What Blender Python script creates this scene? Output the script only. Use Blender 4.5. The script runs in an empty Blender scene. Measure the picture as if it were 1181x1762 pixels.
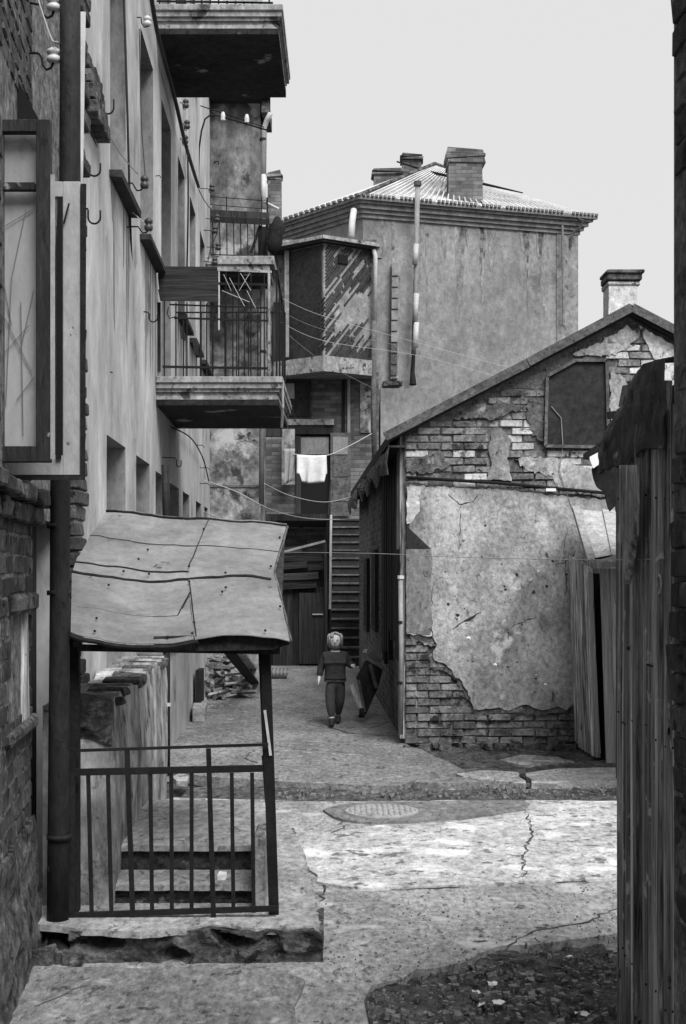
import bpy, bmesh, math, random
from mathutils import Vector, Matrix, noise
from mathutils.geometry import tessellate_polygon
R = random.Random(7)
S = bpy.context.scene
C = S.collection
F = 2400.0; EYE = 1.75; HY = 978.0; CX = 590.5

# ------------------------------------------------------------------ camera
cam = bpy.data.cameras.new('camera'); camo = bpy.data.objects.new('camera', cam); C.objects.link(camo)
camo.location = (0, 0, EYE); camo.rotation_euler = (math.radians(90), 0, 0)
cam.sensor_fit = 'VERTICAL'; cam.sensor_height = 36; cam.sensor_width = 24
cam.lens = F/1762*36; cam.shift_y = (HY-881)/1762; cam.clip_start = .1; cam.clip_end = 900
S.camera = camo
# ------------------------------------------------------------------ world
SUN_EL, SUN_AZ = math.radians(50), math.radians(156)      # azimuth clockwise from +Y (view direction)
W = bpy.data.worlds.new('World'); S.world = W; W.use_nodes = True
nt = W.node_tree; nt.nodes.clear()
sky = nt.nodes.new('ShaderNodeTexSky'); sky.sky_type = 'NISHITA'; sky.sun_disc = False
sky.sun_elevation = SUN_EL; sky.sun_rotation = SUN_AZ; sky.air_density = 1.2; sky.dust_density = 4
bw = nt.nodes.new('ShaderNodeRGBToBW')
mx = nt.nodes.new('ShaderNodeMix'); mx.data_type = 'RGBA'; mx.inputs[0].default_value = .86
mx.inputs[7].default_value = (9.2, 9.2, 9.2, 1)            # the even grey overcast layer in front of the clear sky
bg = nt.nodes.new('ShaderNodeBackground'); bg.inputs[1].default_value = .0935
wo = nt.nodes.new('ShaderNodeOutputWorld')
nt.links.new(sky.outputs[0], bw.inputs[0]); nt.links.new(bw.outputs[0], mx.inputs[6])
nt.links.new(mx.outputs[2], bg.inputs[0]); nt.links.new(bg.outputs[0], wo.inputs[0])
sun = bpy.data.lights.new('sun', 'SUN'); sun.energy = 4.7; sun.angle = math.radians(34); sun.color = (1, 1, 1)
so = bpy.data.objects.new('sun', sun); C.objects.link(so)
d = Vector((math.sin(SUN_AZ)*math.cos(SUN_EL), math.cos(SUN_AZ)*math.cos(SUN_EL), math.sin(SUN_EL)))
so.rotation_euler = d.to_track_quat('Z', 'Y').to_euler(); so.location = (0, 0, 30)
S.view_settings.view_transform = 'Standard'; S.view_settings.look = 'None'
S.view_settings.exposure = 0; S.view_settings.gamma = 1; S.view_settings.use_curve_mapping = False

# ------------------------------------------------------------------ materials
def N(nt, t, **k):
    n = nt.nodes.new(t)
    for a, v in k.items(): setattr(n, a, v)
    return n
def grime(name, lo, hi, sc=2.0, st=(1, 1, 1), bump=.5, bsc=35, rough=.92, rnd=0., sharp=.25, fine=.35, dark=None, metal=0, light=None, bd=.012, chip=.42):
    """grey weathered surface: large blotches (stretched by st), fine speckle, optional dark / light peeling spots"""
    up = lambda v: v*.62 if v < .09 else min(.85, v*1.3)
    lo, hi = up(lo), up(hi)
    m = bpy.data.materials.new(name); m.use_nodes = True; t = m.node_tree; L = t.links.new
    b = t.nodes['Principled BSDF']; b.inputs['Roughness'].default_value = rough; b.inputs['Metallic'].default_value = metal
    b.inputs['Specular IOR Level'].default_value = .25
    g = N(t, 'ShaderNodeNewGeometry')
    mp = N(t, 'ShaderNodeMapping'); mp.inputs['Scale'].default_value = st; L(g.outputs['Position'], mp.inputs[0])
    n1 = N(t, 'ShaderNodeTexNoise'); n1.inputs['Scale'].default_value = sc; n1.inputs['Detail'].default_value = 9; n1.inputs['Roughness'].default_value = .68
    L(mp.outputs[0], n1.inputs[0])
    r1 = N(t, 'ShaderNodeMapRange'); r1.inputs[1].default_value = .5-sharp; r1.inputs[2].default_value = .5+sharp
    r1.inputs[3].default_value = lo; r1.inputs[4].default_value = hi; L(n1.outputs[0], r1.inputs[0])
    n2 = N(t, 'ShaderNodeTexNoise'); n2.inputs['Scale'].default_value = bsc*.62; n2.inputs['Detail'].default_value = 8; n2.inputs['Roughness'].default_value = .75
    L(mp.outputs[0], n2.inputs[0])
    r2 = N(t, 'ShaderNodeMapRange'); r2.inputs[1].default_value = .33; r2.inputs[2].default_value = .67; fine = min(.85, fine*1.5)
    r2.inputs[3].default_value = 1-fine; r2.inputs[4].default_value = 1+fine; L(n2.outputs[0], r2.inputs[0])
    mu = N(t, 'ShaderNodeMath', operation='MULTIPLY'); L(r1.outputs[0], mu.inputs[0]); L(r2.outputs[0], mu.inputs[1])
    last = mu.outputs[0]; hgt = n2.outputs[0]
    if bump >= .45:
        n3 = N(t, 'ShaderNodeTexNoise'); n3.inputs['Scale'].default_value = bsc*.33; n3.inputs['Detail'].default_value = 10; n3.inputs['Roughness'].default_value = .72; n3.inputs['Distortion'].default_value = .4
        L(mp.outputs[0], n3.inputs[0])
        cr = N(t, 'ShaderNodeValToRGB'); e = cr.color_ramp.elements; e[0].position = .36; e[0].color = (chip,)*3+(1,); e[1].position = .41; e[1].color = (.95,)*3+(1,)
        for p_, v_ in ((.55, 1.0), (.59, 1+.48*(1-chip))): q_ = e.new(p_); q_.color = (v_,)*3+(1,)
        L(n3.outputs[0], cr.inputs[0]); m3 = N(t, 'ShaderNodeMath', operation='MULTIPLY'); L(last, m3.inputs[0]); L(cr.outputs[0], m3.inputs[1]); last = m3.outputs[0]
        h3 = N(t, 'ShaderNodeMath', operation='ADD'); L(hgt, h3.inputs[0]); L(cr.outputs[0], h3.inputs[1]); hgt = h3.outputs[0]
    if rnd:
        oi = N(t, 'ShaderNodeObjectInfo'); rr = N(t, 'ShaderNodeMapRange'); rr.inputs[3].default_value = 1-rnd; rr.inputs[4].default_value = 1+rnd
        L(oi.outputs['Random'], rr.inputs[0]); m2 = N(t, 'ShaderNodeMath', operation='MULTIPLY'); L(last, m2.inputs[0]); L(rr.outputs[0], m2.inputs[1]); last = m2.outputs[0]
    def spots(last, scale, a, c, val, seed):
        n = N(t, 'ShaderNodeTexNoise'); n.inputs['Scale'].default_value = scale; n.inputs['Detail'].default_value = 8; n.inputs['Roughness'].default_value = .6
        ad = N(t, 'ShaderNodeVectorMath', operation='ADD'); ad.inputs[1].default_value = (seed, seed*2, seed*3); L(g.outputs['Position'], ad.inputs[0]); L(ad.outputs[0], n.inputs[0])
        r = N(t, 'ShaderNodeMapRange'); r.inputs[1].default_value = a; r.inputs[2].default_value = c; L(n.outputs[0], r.inputs[0])
        x = N(t, 'ShaderNodeMix', data_type='FLOAT'); L(r.outputs[0], x.inputs[0]); L(last, x.inputs[2]); x.inputs[3].default_value = val
        return x.outputs[0], r.outputs[0]
    if light: last, _ = spots(last, light[0], light[1], light[1]+light[3], light[2], 31.7)
    if dark:
        last, k = spots(last, dark[0], dark[1], dark[1]+dark[3], dark[2], 11.3)
        sb = N(t, 'ShaderNodeMath', operation='SUBTRACT'); L(hgt, sb.inputs[0]); L(k, sb.inputs[1]); hgt = sb.outputs[0]
    cc = N(t, 'ShaderNodeCombineColor'); 
    for i in range(3): L(last, cc.inputs[i])
    L(cc.outputs[0], b.inputs['Base Color'])
    bp = N(t, 'ShaderNodeBump'); bp.inputs['Strength'].default_value = bump; bp.inputs['Distance'].default_value = bd
    L(hgt, bp.inputs['Height']); L(bp.outputs[0], b.inputs['Normal'])
    return m
def brickmat(name, lo, hi, mortar, bw_, bh, axis, bump=.6, sc=1.2):
    """far masonry, too small in view to build brick by brick. axis 'x' = wall facing the camera, 'y' = side wall"""
    m = bpy.data.materials.new(name); m.use_nodes = True; t = m.node_tree; L = t.links.new
    b = t.nodes['Principled BSDF']; b.inputs['Roughness'].default_value = .95; b.inputs['Specular IOR Level'].default_value = .2
    g = N(t, 'ShaderNodeNewGeometry'); sp = N(t, 'ShaderNodeSeparateXYZ'); cb = N(t, 'ShaderNodeCombineXYZ')
    L(g.outputs['Position'], sp.inputs[0]); L(sp.outputs[0 if axis == 'x' else 1], cb.inputs[0]); L(sp.outputs[2], cb.inputs[1])
    nn = N(t, 'ShaderNodeTexNoise'); nn.inputs['Scale'].default_value = 7; nn.inputs['Detail'].default_value = 4; L(g.outputs['Position'], nn.inputs[0])
    vm = N(t, 'ShaderNodeVectorMath', operation='SCALE'); vm.inputs['Scale'].default_value = .035; L(nn.outputs['Color'], vm.inputs[0])
    va = N(t, 'ShaderNodeVectorMath', operation='ADD'); L(cb.outputs[0], va.inputs[0]); L(vm.outputs[0], va.inputs[1])
    br = N(t, 'ShaderNodeTexBrick'); br.inputs['Scale'].default_value = 1; br.inputs['Brick Width'].default_value = bw_; br.inputs['Row Height'].default_value = bh
    br.inputs['Mortar Size'].default_value = .008; br.inputs['Mortar Smooth'].default_value = .3
    br.inputs['Color1'].default_value = (lo,)*3+(1,); br.inputs['Color2'].default_value = (hi,)*3+(1,); br.inputs['Mortar'].default_value = (mortar,)*3+(1,)
    L(va.outputs[0], br.inputs[0])
    n1 = N(t, 'ShaderNodeTexNoise'); n1.inputs['Scale'].default_value = sc; n1.inputs['Detail'].default_value = 8; n1.inputs['Roughness'].default_value = .7; L(g.outputs['Position'], n1.inputs[0])
    r1 = N(t, 'ShaderNodeMapRange'); r1.inputs[1].default_value = .3; r1.inputs[2].default_value = .7; r1.inputs[3].default_value = .45; r1.inputs[4].default_value = 1.6; L(n1.outputs[0], r1.inputs[0])
    v = N(t, 'ShaderNodeVectorMath', operation='SCALE'); L(br.outputs[0], v.inputs[0]); L(r1.outputs[0], v.inputs['Scale']); L(v.outputs[0], b.inputs['Base Color'])
    bp = N(t, 'ShaderNodeBump'); bp.inputs['Strength'].default_value = bump; bp.inputs['Distance'].default_value = .02; bp.invert = True
    L(br.outputs['Fac'], bp.inputs['Height']); L(bp.outputs[0], b.inputs['Normal'])
    return m
def plain(name, v, rough=.7, metal=0.):
    m = bpy.data.materials.new(name); m.use_nodes = True; b = m.node_tree.nodes['Principled BSDF']
    b.inputs['Base Color'].default_value = (v, v, v, 1); b.inputs['Roughness'].default_value = rough; b.inputs['Metallic'].default_value = metal
    b.inputs['Specular IOR Level'].default_value = .3
    return m
M = dict(
 facade=grime('facade_plaster', .22, .50, 1.7, (.8, .55, .3), .45, 18, chip=.8, fine=.13, sharp=.17, dark=(1.3, .62, .13, .1)),
 facade_low=grime('stained_low_plaster', .07, .38, 3.6, (1, .7, .38), .8, 25, fine=.3, sharp=.18, dark=(5, .58, .07, .08)),
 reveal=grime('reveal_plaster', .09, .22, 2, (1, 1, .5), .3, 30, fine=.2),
 sill=grime('dark_sill', .02, .07, 4, (1, 1, 1), .4, 40),
 slab=grime('balcony_concrete', .10, .30, 3, (1, 1, .6), .6, 30, fine=.3, dark=(6, .58, .05, .06)),
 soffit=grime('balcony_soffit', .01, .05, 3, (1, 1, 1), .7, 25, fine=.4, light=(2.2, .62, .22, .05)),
 iron=grime('rusty_black_iron', .008, .028, 6, (1, 1, 1), .4, 60, rough=.9),
 pipe=grime('dark_cast_pipe', .007, .04, 4, (1, 1, .4), .5, 50, rough=.65, light=(9, .68, .2, .03)),
 zinc=grime('pale_zinc_pipe', .22, .5, 2.4, (1, 1, .8), .2, 50, rough=.55, fine=.15),
 greypipe=grime('grey_pipe', .10, .25, 3, (1, 1, .6), .2, 50, rough=.6, fine=.15),
 brickd=grime('dark_sooty_brick', .02, .11, 5, (1, 1, 1), .9, 45, rnd=.45, fine=.4, dark=(9, .62, .02, .05), light=(7, .66, .36, .05)),
 mortard=grime('old_dark_mortar', .05, .24, 9, (1, 1, 1), 1., 40, fine=.45),
 brickg=grime('gable_brick', .07, .23, 5, (1, 1, 1), .8, 50, rnd=.36, fine=.4, dark=(5, .6, .04, .05), light=(3.2, .6, .36, .08)),
 brickw=grime('whitewashed_brick', .24, .5, 6, (1, 1, 1), .6, 50, rnd=.2, fine=.25, dark=(9, .6, .12, .05)),
 mortarg=grime('gable_mortar', .05, .16, 7, (1, 1, 1), 1., 45, fine=.4, light=(3, .62, .4, .05)),
 plasterg=grime('gable_plaster', .13, .37, 1.9, (1, 1, .8), 1., 38, chip=.66, fine=.3, sharp=.15, dark=(11, .66, .05, .05), light=(4.5, .60, .56, .07)),
 plasterd=grime('darker_plaster', .10, .2, 3, (1, 1, .7), .7, 30, fine=.3, dark=(11, .66, .05, .05)),
 farwall=grime('far_wall_plaster', .105, .225, .9, (1, 1, .75), .6, 13, chip=.78, fine=.2, sharp=.2, light=(.55, .6, .33, .15), dark=(.9, .6, .09, .12), bd=.03),
 facstain=grime('facade_stain', .13, .28, 4, (1, 1, .4), .4, 20, fine=.2),
 farstain=grime('far_wall_stain', .11, .2, 1.5, (1, 1, .5), .5, 16, fine=.34),
 farmould=grime('far_cornice', .09, .17, 3, (1, 1, 1), .4, 12, fine=.3),
 stain=grime('peeling_stained_plaster', .07, .26, 2.4, (1, 1, 1), .8, 14, fine=.35, sharp=.12, light=(1.9, .56, .42, .06), dark=(3, .6, .04, .06)),
 stain2=grime('grey_wing_plaster', .06, .2, 1.6, (1, 1, .6), .7, 14, fine=.34, sharp=.14, light=(1.9, .57, .34, .06), dark=(2.5, .58, .05, .06)),
 roofpale=grime('pale_metal_roof', .26, .48, 2, (1, 1, 1), .3, 20, fine=.12),
 roofd=grime('tar_roof', .02, .07, 4, (1, 1, 1), .7, 40),
 fascia=grime('weathered_fascia', .05, .12, 4, (1, 1, 1), .5, 50, fine=.35),
 woodv=grime('weathered_vertical_wood', .04, .52, 10, (2.6, 2.6, .13), .9, 26, rnd=.5, fine=.5, sharp=.14, dark=(7, .67, .015, .03)),
 woodn=grime('grey_bleached_wood', .05, .56, 9, (2.2, 2.8, .10), .9, 30, rnd=.5, fine=.5, sharp=.16, dark=(7, .66, .015, .03), light=(9, .6, .62, .05)),
 woodl=grime('pale_plank_wood', .16, .34, 5, (2.5, 2.5, .12), .5, 30, rnd=.25, fine=.2),
 woodd=grime('dark_plank_wood', .015, .07, 6, (2.5, 2.5, .15), .6, 26, rnd=.4, fine=.4),
 woodh=grime('dark_crosswise_wood', .008, .075, 9, (.15, 2, 4), .7, 26, rnd=.3, fine=.4),
 lath=grime('lath_plaster', .11, .22, 2, (1, 1, 1), .5, 12, fine=.25, light=(1.3, .58, .28, .1)),
 lathw=grime('dark_lath', .03, .08, 5, (1, 1, 1), .5, 20, rnd=.5),
 panel=grime('dark_bay_panel', .028, .06, 2, (1, 1, 1), .3, 20, fine=.4),
 awning=grime('awning_sheet_metal', .10, .19, 2.6, (1, 1.2, 1.2), .4, 34, rough=.8, fine=.14, sharp=.17, dark=(6, .66, .06, .05), light=(3, .62, .34, .1)),
 awnd=grime('awning_dark_edge', .012, .035, 4, (1, 1, 1), .5, 40),
 fasc2=grime('awning_box_board', .03, .055, 5, (1, 1, 1), .3, 60, fine=.5),
 stone=grime('rough_stone', .03, .16, 6, (1, 1, 1), 1., 24, fine=.5, bd=.03, dark=(7, .58, .02, .06)),
 conc=grime('worn_concrete_top', .13, .36, 4, (1, .5, 1), .7, 40, fine=.35, light=(7, .62, .5, .05)),
 dirt=grime('dirt_ground', .05, .13, 3, (1, 1, 1), 1., 22, fine=.6, bd=.04, light=(14, .68, .3, .04)),
 asphalt=grime('worn_asphalt', .09, .22, 2.0, (1, .42, 1), .8, 42, fine=.42, sharp=.2, light=(6, .60, .40, .1), dark=(7, .66, .05, .05)),
 asphn=grime('near_worn_asphalt', .13, .33, 1.7, (1, .45, 1), .8, 48, fine=.40, sharp=.2, light=(4, .55, .5, .1), dark=(9, .66, .05, .05)),
 asphd=grime('dark_asphalt_patch', .09, .19, 3, (1, .45, 1), .7, 45, fine=.35, dark=(9, .64, .04, .05)),
 pale=grime('pale_worn_concrete', .24, .44, 2.6, (.8, .5, 1), .8, 46, fine=.36, sharp=.2, light=(3.0, .53, .74, .1), dark=(7, .60, .16, .05)),
 manhole=grime('iron_manhole', .2, .36, 8, (1, 1, 1), .4, 60, rough=.55, fine=.3),
 cloth=grime('white_towel_cloth', .42, .6, 8, (1, 1, 1), .4, 60, fine=.1),
 riser=grime('shaded_step_face', .035, .085, 5, (1, 1, 1), .9, 30, fine=.5, light=(8, .62, .16, .05)),  # shade on the step faces put into the colour, with paler worn spots
 greycloth=grime('grey_cloth', .16, .28, 6, (1, 1, .5), .4, 50, fine=.15),
 tarp=grime('tar_paper_sheet', .045, .089, 7, (1, 1, .5), .8, 40, rough=.75, fine=.4, light=(5, .6, .28, .05)),
 rag=grime('hanging_rag', .04, .42, 7, (5, 5, .45), .5, 30, fine=.2, sharp=.16),
 porcelain=plain('porcelain', .55, .3), porcd=plain('dark_porcelain', .05, .4),
 black=plain('matt_black', .008, .95),  # plain near-black for openings, gaps and dark boards
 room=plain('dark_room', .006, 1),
 wirel=plain('pale_cord', .42), wired=plain('dark_wire', .02),
 paintd=grime('dark_window_paint', .010, .05, 8, (2, 2, .4), .5, 50, rough=.6, light=(6, .66, .25, .04)),
 paintl=grime('pale_window_paint', .17, .3, 4, (1, 1, .5), .4, 40, rough=.6, fine=.12, dark=(7, .68, .04, .03)),
 skysheet=grime('sky_reflection_sheet', .3, .55, 3, (1, 1, .3), .2, 30, fine=.06),  # brightness of the reflected sky put into this colour
 log=grime('firewood', .05, .26, 7, (1, 1, 1), .7, 30, rnd=.55, fine=.35),
 skin=plain('skin', .62, .6), hair=grime('fair_hair', .14, .40, 40, (1.4, 1.4, .2), .5, 80), jacket=grime('dark_quilted_jacket', .035, .085, 18, (1, 1, 1), .4, 60, sharp=.2, fine=.12),
 trousers=grime('grey_tights', .06, .089, 12, (1, 1, 1), .3, 80), boots=plain('dark_boots', .02, .6), scarf=plain('dark_scarf', .04),
 eye=plain('dark_eye', .03, .3), lips=plain('lips', .16, .5),
 litter=plain('white_litter', .75),
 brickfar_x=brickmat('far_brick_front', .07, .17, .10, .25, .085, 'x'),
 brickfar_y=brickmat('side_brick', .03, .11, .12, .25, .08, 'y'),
)
# glass: part mirror, part see-through
def glassm():
    m = bpy.data.materials.new('window_glass'); m.use_nodes = True; t = m.node_tree; b = t.nodes['Principled BSDF']; t.nodes.remove(b)
    o = t.nodes['Material Output']; g = N(t, 'ShaderNodeBsdfGlossy'); g.inputs[0].default_value = (.8, .8, .8, 1); g.inputs[1].default_value = .04
    tr = N(t, 'ShaderNodeBsdfTransparent'); tr.inputs[0].default_value = (.93, .93, .93, 1); x = N(t, 'ShaderNodeMixShader')
    nz = N(t, "ShaderNodeTexNoise"); nz.inputs['Scale'].default_value = 3; bp = N(t, 'ShaderNodeBump'); bp.inputs['Strength'].default_value = .15; bp.inputs['Distance'].default_value = .02
    t.links.new(nz.outputs[0], bp.inputs['Height']); t.links.new(bp.outputs[0], g.inputs['Normal'])
    x.inputs[0].default_value = .10; t.links.new(tr.outputs[0], x.inputs[1]); t.links.new(g.outputs[0], x.inputs[2]); t.links.new(x.outputs[0], o.inputs[0])
    return m
M['glass'] = glassm()

# ------------------------------------------------------------------ helpers
def P(px, py, Z): return Vector(((px-CX)*Z/F, Z, EYE-(py-HY)*Z/F))
def G(px, py, h=0.):
    Z = (EYE-h)*F/(py-HY); return Vector(((px-CX)*Z/F, Z, h))
def WX(t): return -1.25-.0315*t
def Wl(t, d, h): return Vector((WX(t)+d, t, h))
ROOT = {}
def thing(name, label, cat, loc, group=None, kind=None):
    o = bpy.data.objects.new(name, None); C.objects.link(o); o.location = loc; o.empty_display_size = .1
    if kind: o['kind'] = kind
    else: o['label'] = label; o['category'] = cat
    if group: o['group'] = group
    ROOT[o.name] = Vector(loc); return o
class MB:
    def __init__(s): s.v = []; s.f = []; s.m = []
    def add(s, vs, fs, mi=0):
        n = len(s.v); s.v += [Vector(v) for v in vs]; s.f += [tuple(i+n for i in f) for f in fs]; s.m += [mi]*len(fs); return s
    def hexa(s, a, mi=0):      # 8 corners: bottom 0-3 ccw, top 4-7
        return s.add(a, [(3, 2, 1, 0), (4, 5, 6, 7), (0, 1, 5, 4), (1, 2, 6, 5), (2, 3, 7, 6), (3, 0, 4, 7)], mi)
    def box(s, x0, x1, y0, y1, z0, z1, mi=0, j=0.):
        a = [(x0, y0, z0), (x1, y0, z0), (x1, y1, z0), (x0, y1, z0), (x0, y0, z1), (x1, y0, z1), (x1, y1, z1), (x0, y1, z1)]
        if j: a = [tuple(c+R.uniform(-j, j) for c in p) for p in a]
        return s.hexa(a, mi)
    def mbox(s, fn, t0, t1, d0, d1, h0, h1, mi=0, j=0.):   # box in a wall's own frame (along, out, up)
        a = [(t0, d0, h0), (t1, d0, h0), (t1, d1, h0), (t0, d1, h0), (t0, d0, h1), (t1, d0, h1), (t1, d1, h1), (t0, d1, h1)]
        if j: a = [tuple(c+R.uniform(-j, j) for c in p) for p in a]
        return s.hexa([fn(*p) for p in a], mi)
    def beam(s, p0, p1, w, h, up=(0, 0, 1), mi=0, j=0.):
        p0 = Vector(p0); p1 = Vector(p1); d = (p1-p0).normalized(); up = Vector(up)
        if abs(d.dot(up)) > .98: up = Vector((0, 1, 0))
        sd = d.cross(up).normalized(); u = sd.cross(d).normalized()
        a = []
        for zz in (-h/2, h/2):
            for (p, x) in ((p0, -w/2), (p0, w/2), (p1, w/2), (p1, -w/2)):
                a.append(p+sd*x+u*zz+Vector([R.uniform(-j, j) for _ in range(3)]) if j else p+sd*x+u*zz)
        return s.hexa(a, mi)
    def tube(s, pts, r, n=8, mi=0, cap=True):
        pts = [Vector(p) for p in pts]; rr = r if isinstance(r, (list, tuple)) else [r]*len(pts)
        base = len(s.v); up = None
        for i, p in enumerate(pts):
            d = (pts[min(i+1, len(pts)-1)]-pts[max(i-1, 0)]).normalized()
            if up is None: up = Vector((0, 0, 1)) if abs(d.z) < .9 else Vector((0, 1, 0))
            a = d.cross(up).normalized(); b = a.cross(d).normalized(); up = b
            for k in range(n):
                an = 2*math.pi*k/n; s.v.append(p+(a*math.cos(an)+b*math.sin(an))*rr[i])
        for i in range(len(pts)-1):
            for k in range(n):
                q = base+i*n; s.f.append((q+k, q+(k+1) % n, q+n+(k+1) % n, q+n+k)); s.m.append(mi)
        if cap:
            s.f.append(tuple(base+k for k in range(n-1, -1, -1))); s.f.append(tuple(base+(len(pts)-1)*n+k for k in range(n))); s.m += [mi, mi]
        return s
    def sheet(s, rows, th, mi=0, side=None):   # rows of points -> a sheet with real thickness th (vector)
        nr, nc = len(rows), len(rows[0]); th = Vector(th); b = len(s.v)
        for r_ in rows: s.v += [Vector(p) for p in r_]
        for r_ in rows: s.v += [Vector(p)+th for p in r_]
        o = nr*nc; side = mi if side is None else side
        for i in range(nr-1):
            for k in range(nc-1):
                a = b+i*nc+k; s.f.append((a, a+1, a+nc+1, a+nc)); s.f.append((a+o+nc, a+o+nc+1, a+o+1, a+o)); s.m += [mi, side]
        ed = [(i*nc, (i+1)*nc) for i in range(nr-1)]+[((i+1)*nc+nc-1, i*nc+nc-1) for i in range(nr-1)]
        ed += [(k+1, k) for k in range(nc-1)]+[((nr-1)*nc+k, (nr-1)*nc+k+1) for k in range(nc-1)]
        for (a, c) in ed: s.f.append((b+a, b+c, b+c+o, b+a+o)); s.m.append(side)
        return s
    def plate(s, pts, th, mi=0, side=None):    # planar outline (3d points) extruded by vector th
        pts = [Vector(p) for p in pts]; th = Vector(th); n = len(pts); b = len(s.v); side = mi if side is None else side
        s.v += pts+[p+th for p in pts]
        for t in tessellate_polygon([pts]):
            s.f.append((b+t[0], b+t[1], b+t[2])); s.f.append((b+n+t[2], b+n+t[1], b+n+t[0])); s.m += [mi, side]
        for i in range(n):
            k = (i+1) % n; s.f.append((b+i, b+k, b+n+k, b+n+i)); s.m.append(side)
        return s
    def build(s, name, mats, parent=None, smooth=False, fix=True, bevel=0):
        if not isinstance(mats, (list, tuple)): mats = [mats]
        me = bpy.data.meshes.new(name)
        if parent is not None:
            r = parent
            while r.parent: r = r.parent
            org = ROOT.get(r.name, r.location.copy())
        else:
            lo = [min(v[i] for v in s.v) for i in range(3)]; hi = [max(v[i] for v in s.v) for i in range(3)]
            org = Vector(((lo[0]+hi[0])/2, (lo[1]+hi[1])/2, lo[2]))
        me.from_pydata([tuple(v-org) for v in s.v], [], s.f)
        for m in mats: me.materials.append(m)
        me.polygons.foreach_set('material_index', s.m)
        if fix or bevel:
            bm = bmesh.new(); bm.from_mesh(me)
            if bevel: bmesh.ops.bevel(bm, geom=bm.edges[:], offset=bevel, segments=1, affect='EDGES')
            bmesh.ops.recalc_face_normals(bm, faces=bm.faces[:]); bm.to_mesh(me); bm.free()
        if smooth: me.polygons.foreach_set('use_smooth', [True]*len(me.polygons))
        me.update(); o = bpy.data.objects.new(name, me); C.objects.link(o)
        if parent is not None:
            o.parent = parent
        else: o.location = org; ROOT[o.name] = org
        return o
def tag(o, label, cat, group=None):
    o['label'] = label; o['category'] = cat
    if group: o['group'] = group
    return o
def struct(o, kind='structure'): o['kind'] = kind; return o
def rough_outline(pts, step, amp, closed=True, seed=0):
    out = []; n = len(pts); rg = random.Random(seed)
    for i in range(n if closed else n-1):
        a = Vector(pts[i]); b = Vector(pts[(i+1) % n]); L = (b-a).length; k = max(1, int(L/step))
        for q in range(k):
            p = a.lerp(b, q/k)
            if q: p = p+Vector([rg.uniform(-amp, amp) for _ in a])
            out.append(p)
    return out
# brick meshes: a chipped box, face towards +depth. unit size, scaled per object
BR = {}
def brickmesh(mat, k):
    key = (mat.name, k)
    if key not in BR:
        rg = random.Random(k*17+3); bm = bmesh.new(); bmesh.ops.create_cube(bm, size=1)
        for v in bm.verts: v.co += Vector([rg.uniform(-.035, .035)*s_ for s_ in (1, 1, 2)])
        bmesh.ops.bevel(bm, geom=bm.edges[:], offset=.06, segments=1, affect='EDGES')
        for v in bm.verts: v.co += Vector([rg.uniform(-.02, .02), rg.uniform(-.03, .03), rg.uniform(-.05, .05)])
        me = bpy.data.meshes.new('brick'); bm.to_mesh(me); bm.free(); me.materials.append(mat); BR[key] = me
    return BR[key]
def bricks(parent, fn, axis_ang, t0, t1, h0, h1, L, H, ok, mats, limit=300, depth=.1, proud=.012, seed=1, header=.3, out=0, rest='brick_mass', jit=.011):
    """running bond of single brick objects on a wall; fn(t,d,h)->point, ok(t,h)->bool / material index"""
    rg = random.Random(seed); r = parent
    while r.parent: r = r.parent
    org = ROOT[r.name]; lst = []; row = 0; h = h0
    while h+H < h1+1e-6:
        t = t0-(L/2 if row % 2 else 0)
        hd = rg.random() < header
        step = L/2 if hd else L
        while t < t1:
            a, b = max(t, t0), min(t+step, t1)
            if b-a > .06:
                k = ok((a+b)/2, h+H/2)
                if k is not False and k is not None: lst.append((a, b, h, int(k)))
            t += step
        h += H; row += 1
    joint = .013; n = 0; mb = MB()
    lst.sort(key=lambda q: -q[3] if False else 0)
    for (a, b, h, k) in lst:
        pr = proud+rg.uniform(-jit, jit); c = fn((a+b)/2, pr-depth/2+out, h+H/2+rg.uniform(-.003, .003))
        if n < limit:
            o = bpy.data.objects.new('brick', brickmesh(mats[k], rg.randrange(5))); C.objects.link(o); o.parent = parent
            o.location = c-org; o.scale = ((b-a-joint), depth, H-joint*rg.uniform(.7, 1.3)); o.rotation_euler = (rg.uniform(-.015, .015), rg.uniform(-.012, .012), axis_ang+rg.uniform(-.02, .02))
        else:
            mb.mbox(fn, a+joint/2, b-joint/2, pr-depth+out, pr+out, h+joint/2, h+H-joint/2, k, .003)
        n += 1
    if mb.v:
        o = mb.build(rest, mats, parent); o['kind'] = 'stuff'
    return n

# ================================================================== GROUND
def ground():
    xs = [-120, -60, -25, -10]+[-6+.12*i for i in range(101)]+[10, 25, 60, 120]
    ys = [-120, -50, -20, -5, 1]+[2.5+.12*i for i in range(110)]+[16+.5*i for i in range(40)]+[45, 80, 160, 400]
    v = []; f = []
    for y in ys:
        for x in xs:
            z = -.10
            if -6.5 < x < 6.5 and 2 < y < 17:
                z += .022*noise.noise(Vector((x*1.6, y*1.6, 0)))+.014*noise.noise(Vector((x*5, y*5, 3)))
            v.append((x, y, z))
    nx = len(xs)
    for i in range(len(ys)-1):
        for k in range(nx-1): f.append((i*nx+k, i*nx+k+1, (i+1)*nx+k+1, (i+1)*nx+k))
    me = bpy.data.meshes.new('ground'); me.from_pydata(v, [], f); me.materials.append(M['dirt'])
    o = bpy.data.objects.new('ground', me); C.objects.link(o); struct(o)
ground()
def gplate(name, pts, mat, top=0., th=.09, step=.16, amp=.035, seed=1):
    o2 = rough_outline([G(x, y)[:2] for x, y in pts], step, amp, seed=seed)
    m = MB(); m.plate([(p[0], p[1], top) for p in o2], (0, 0, -th), 0)
    return struct(m.build(name, mat))
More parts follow.
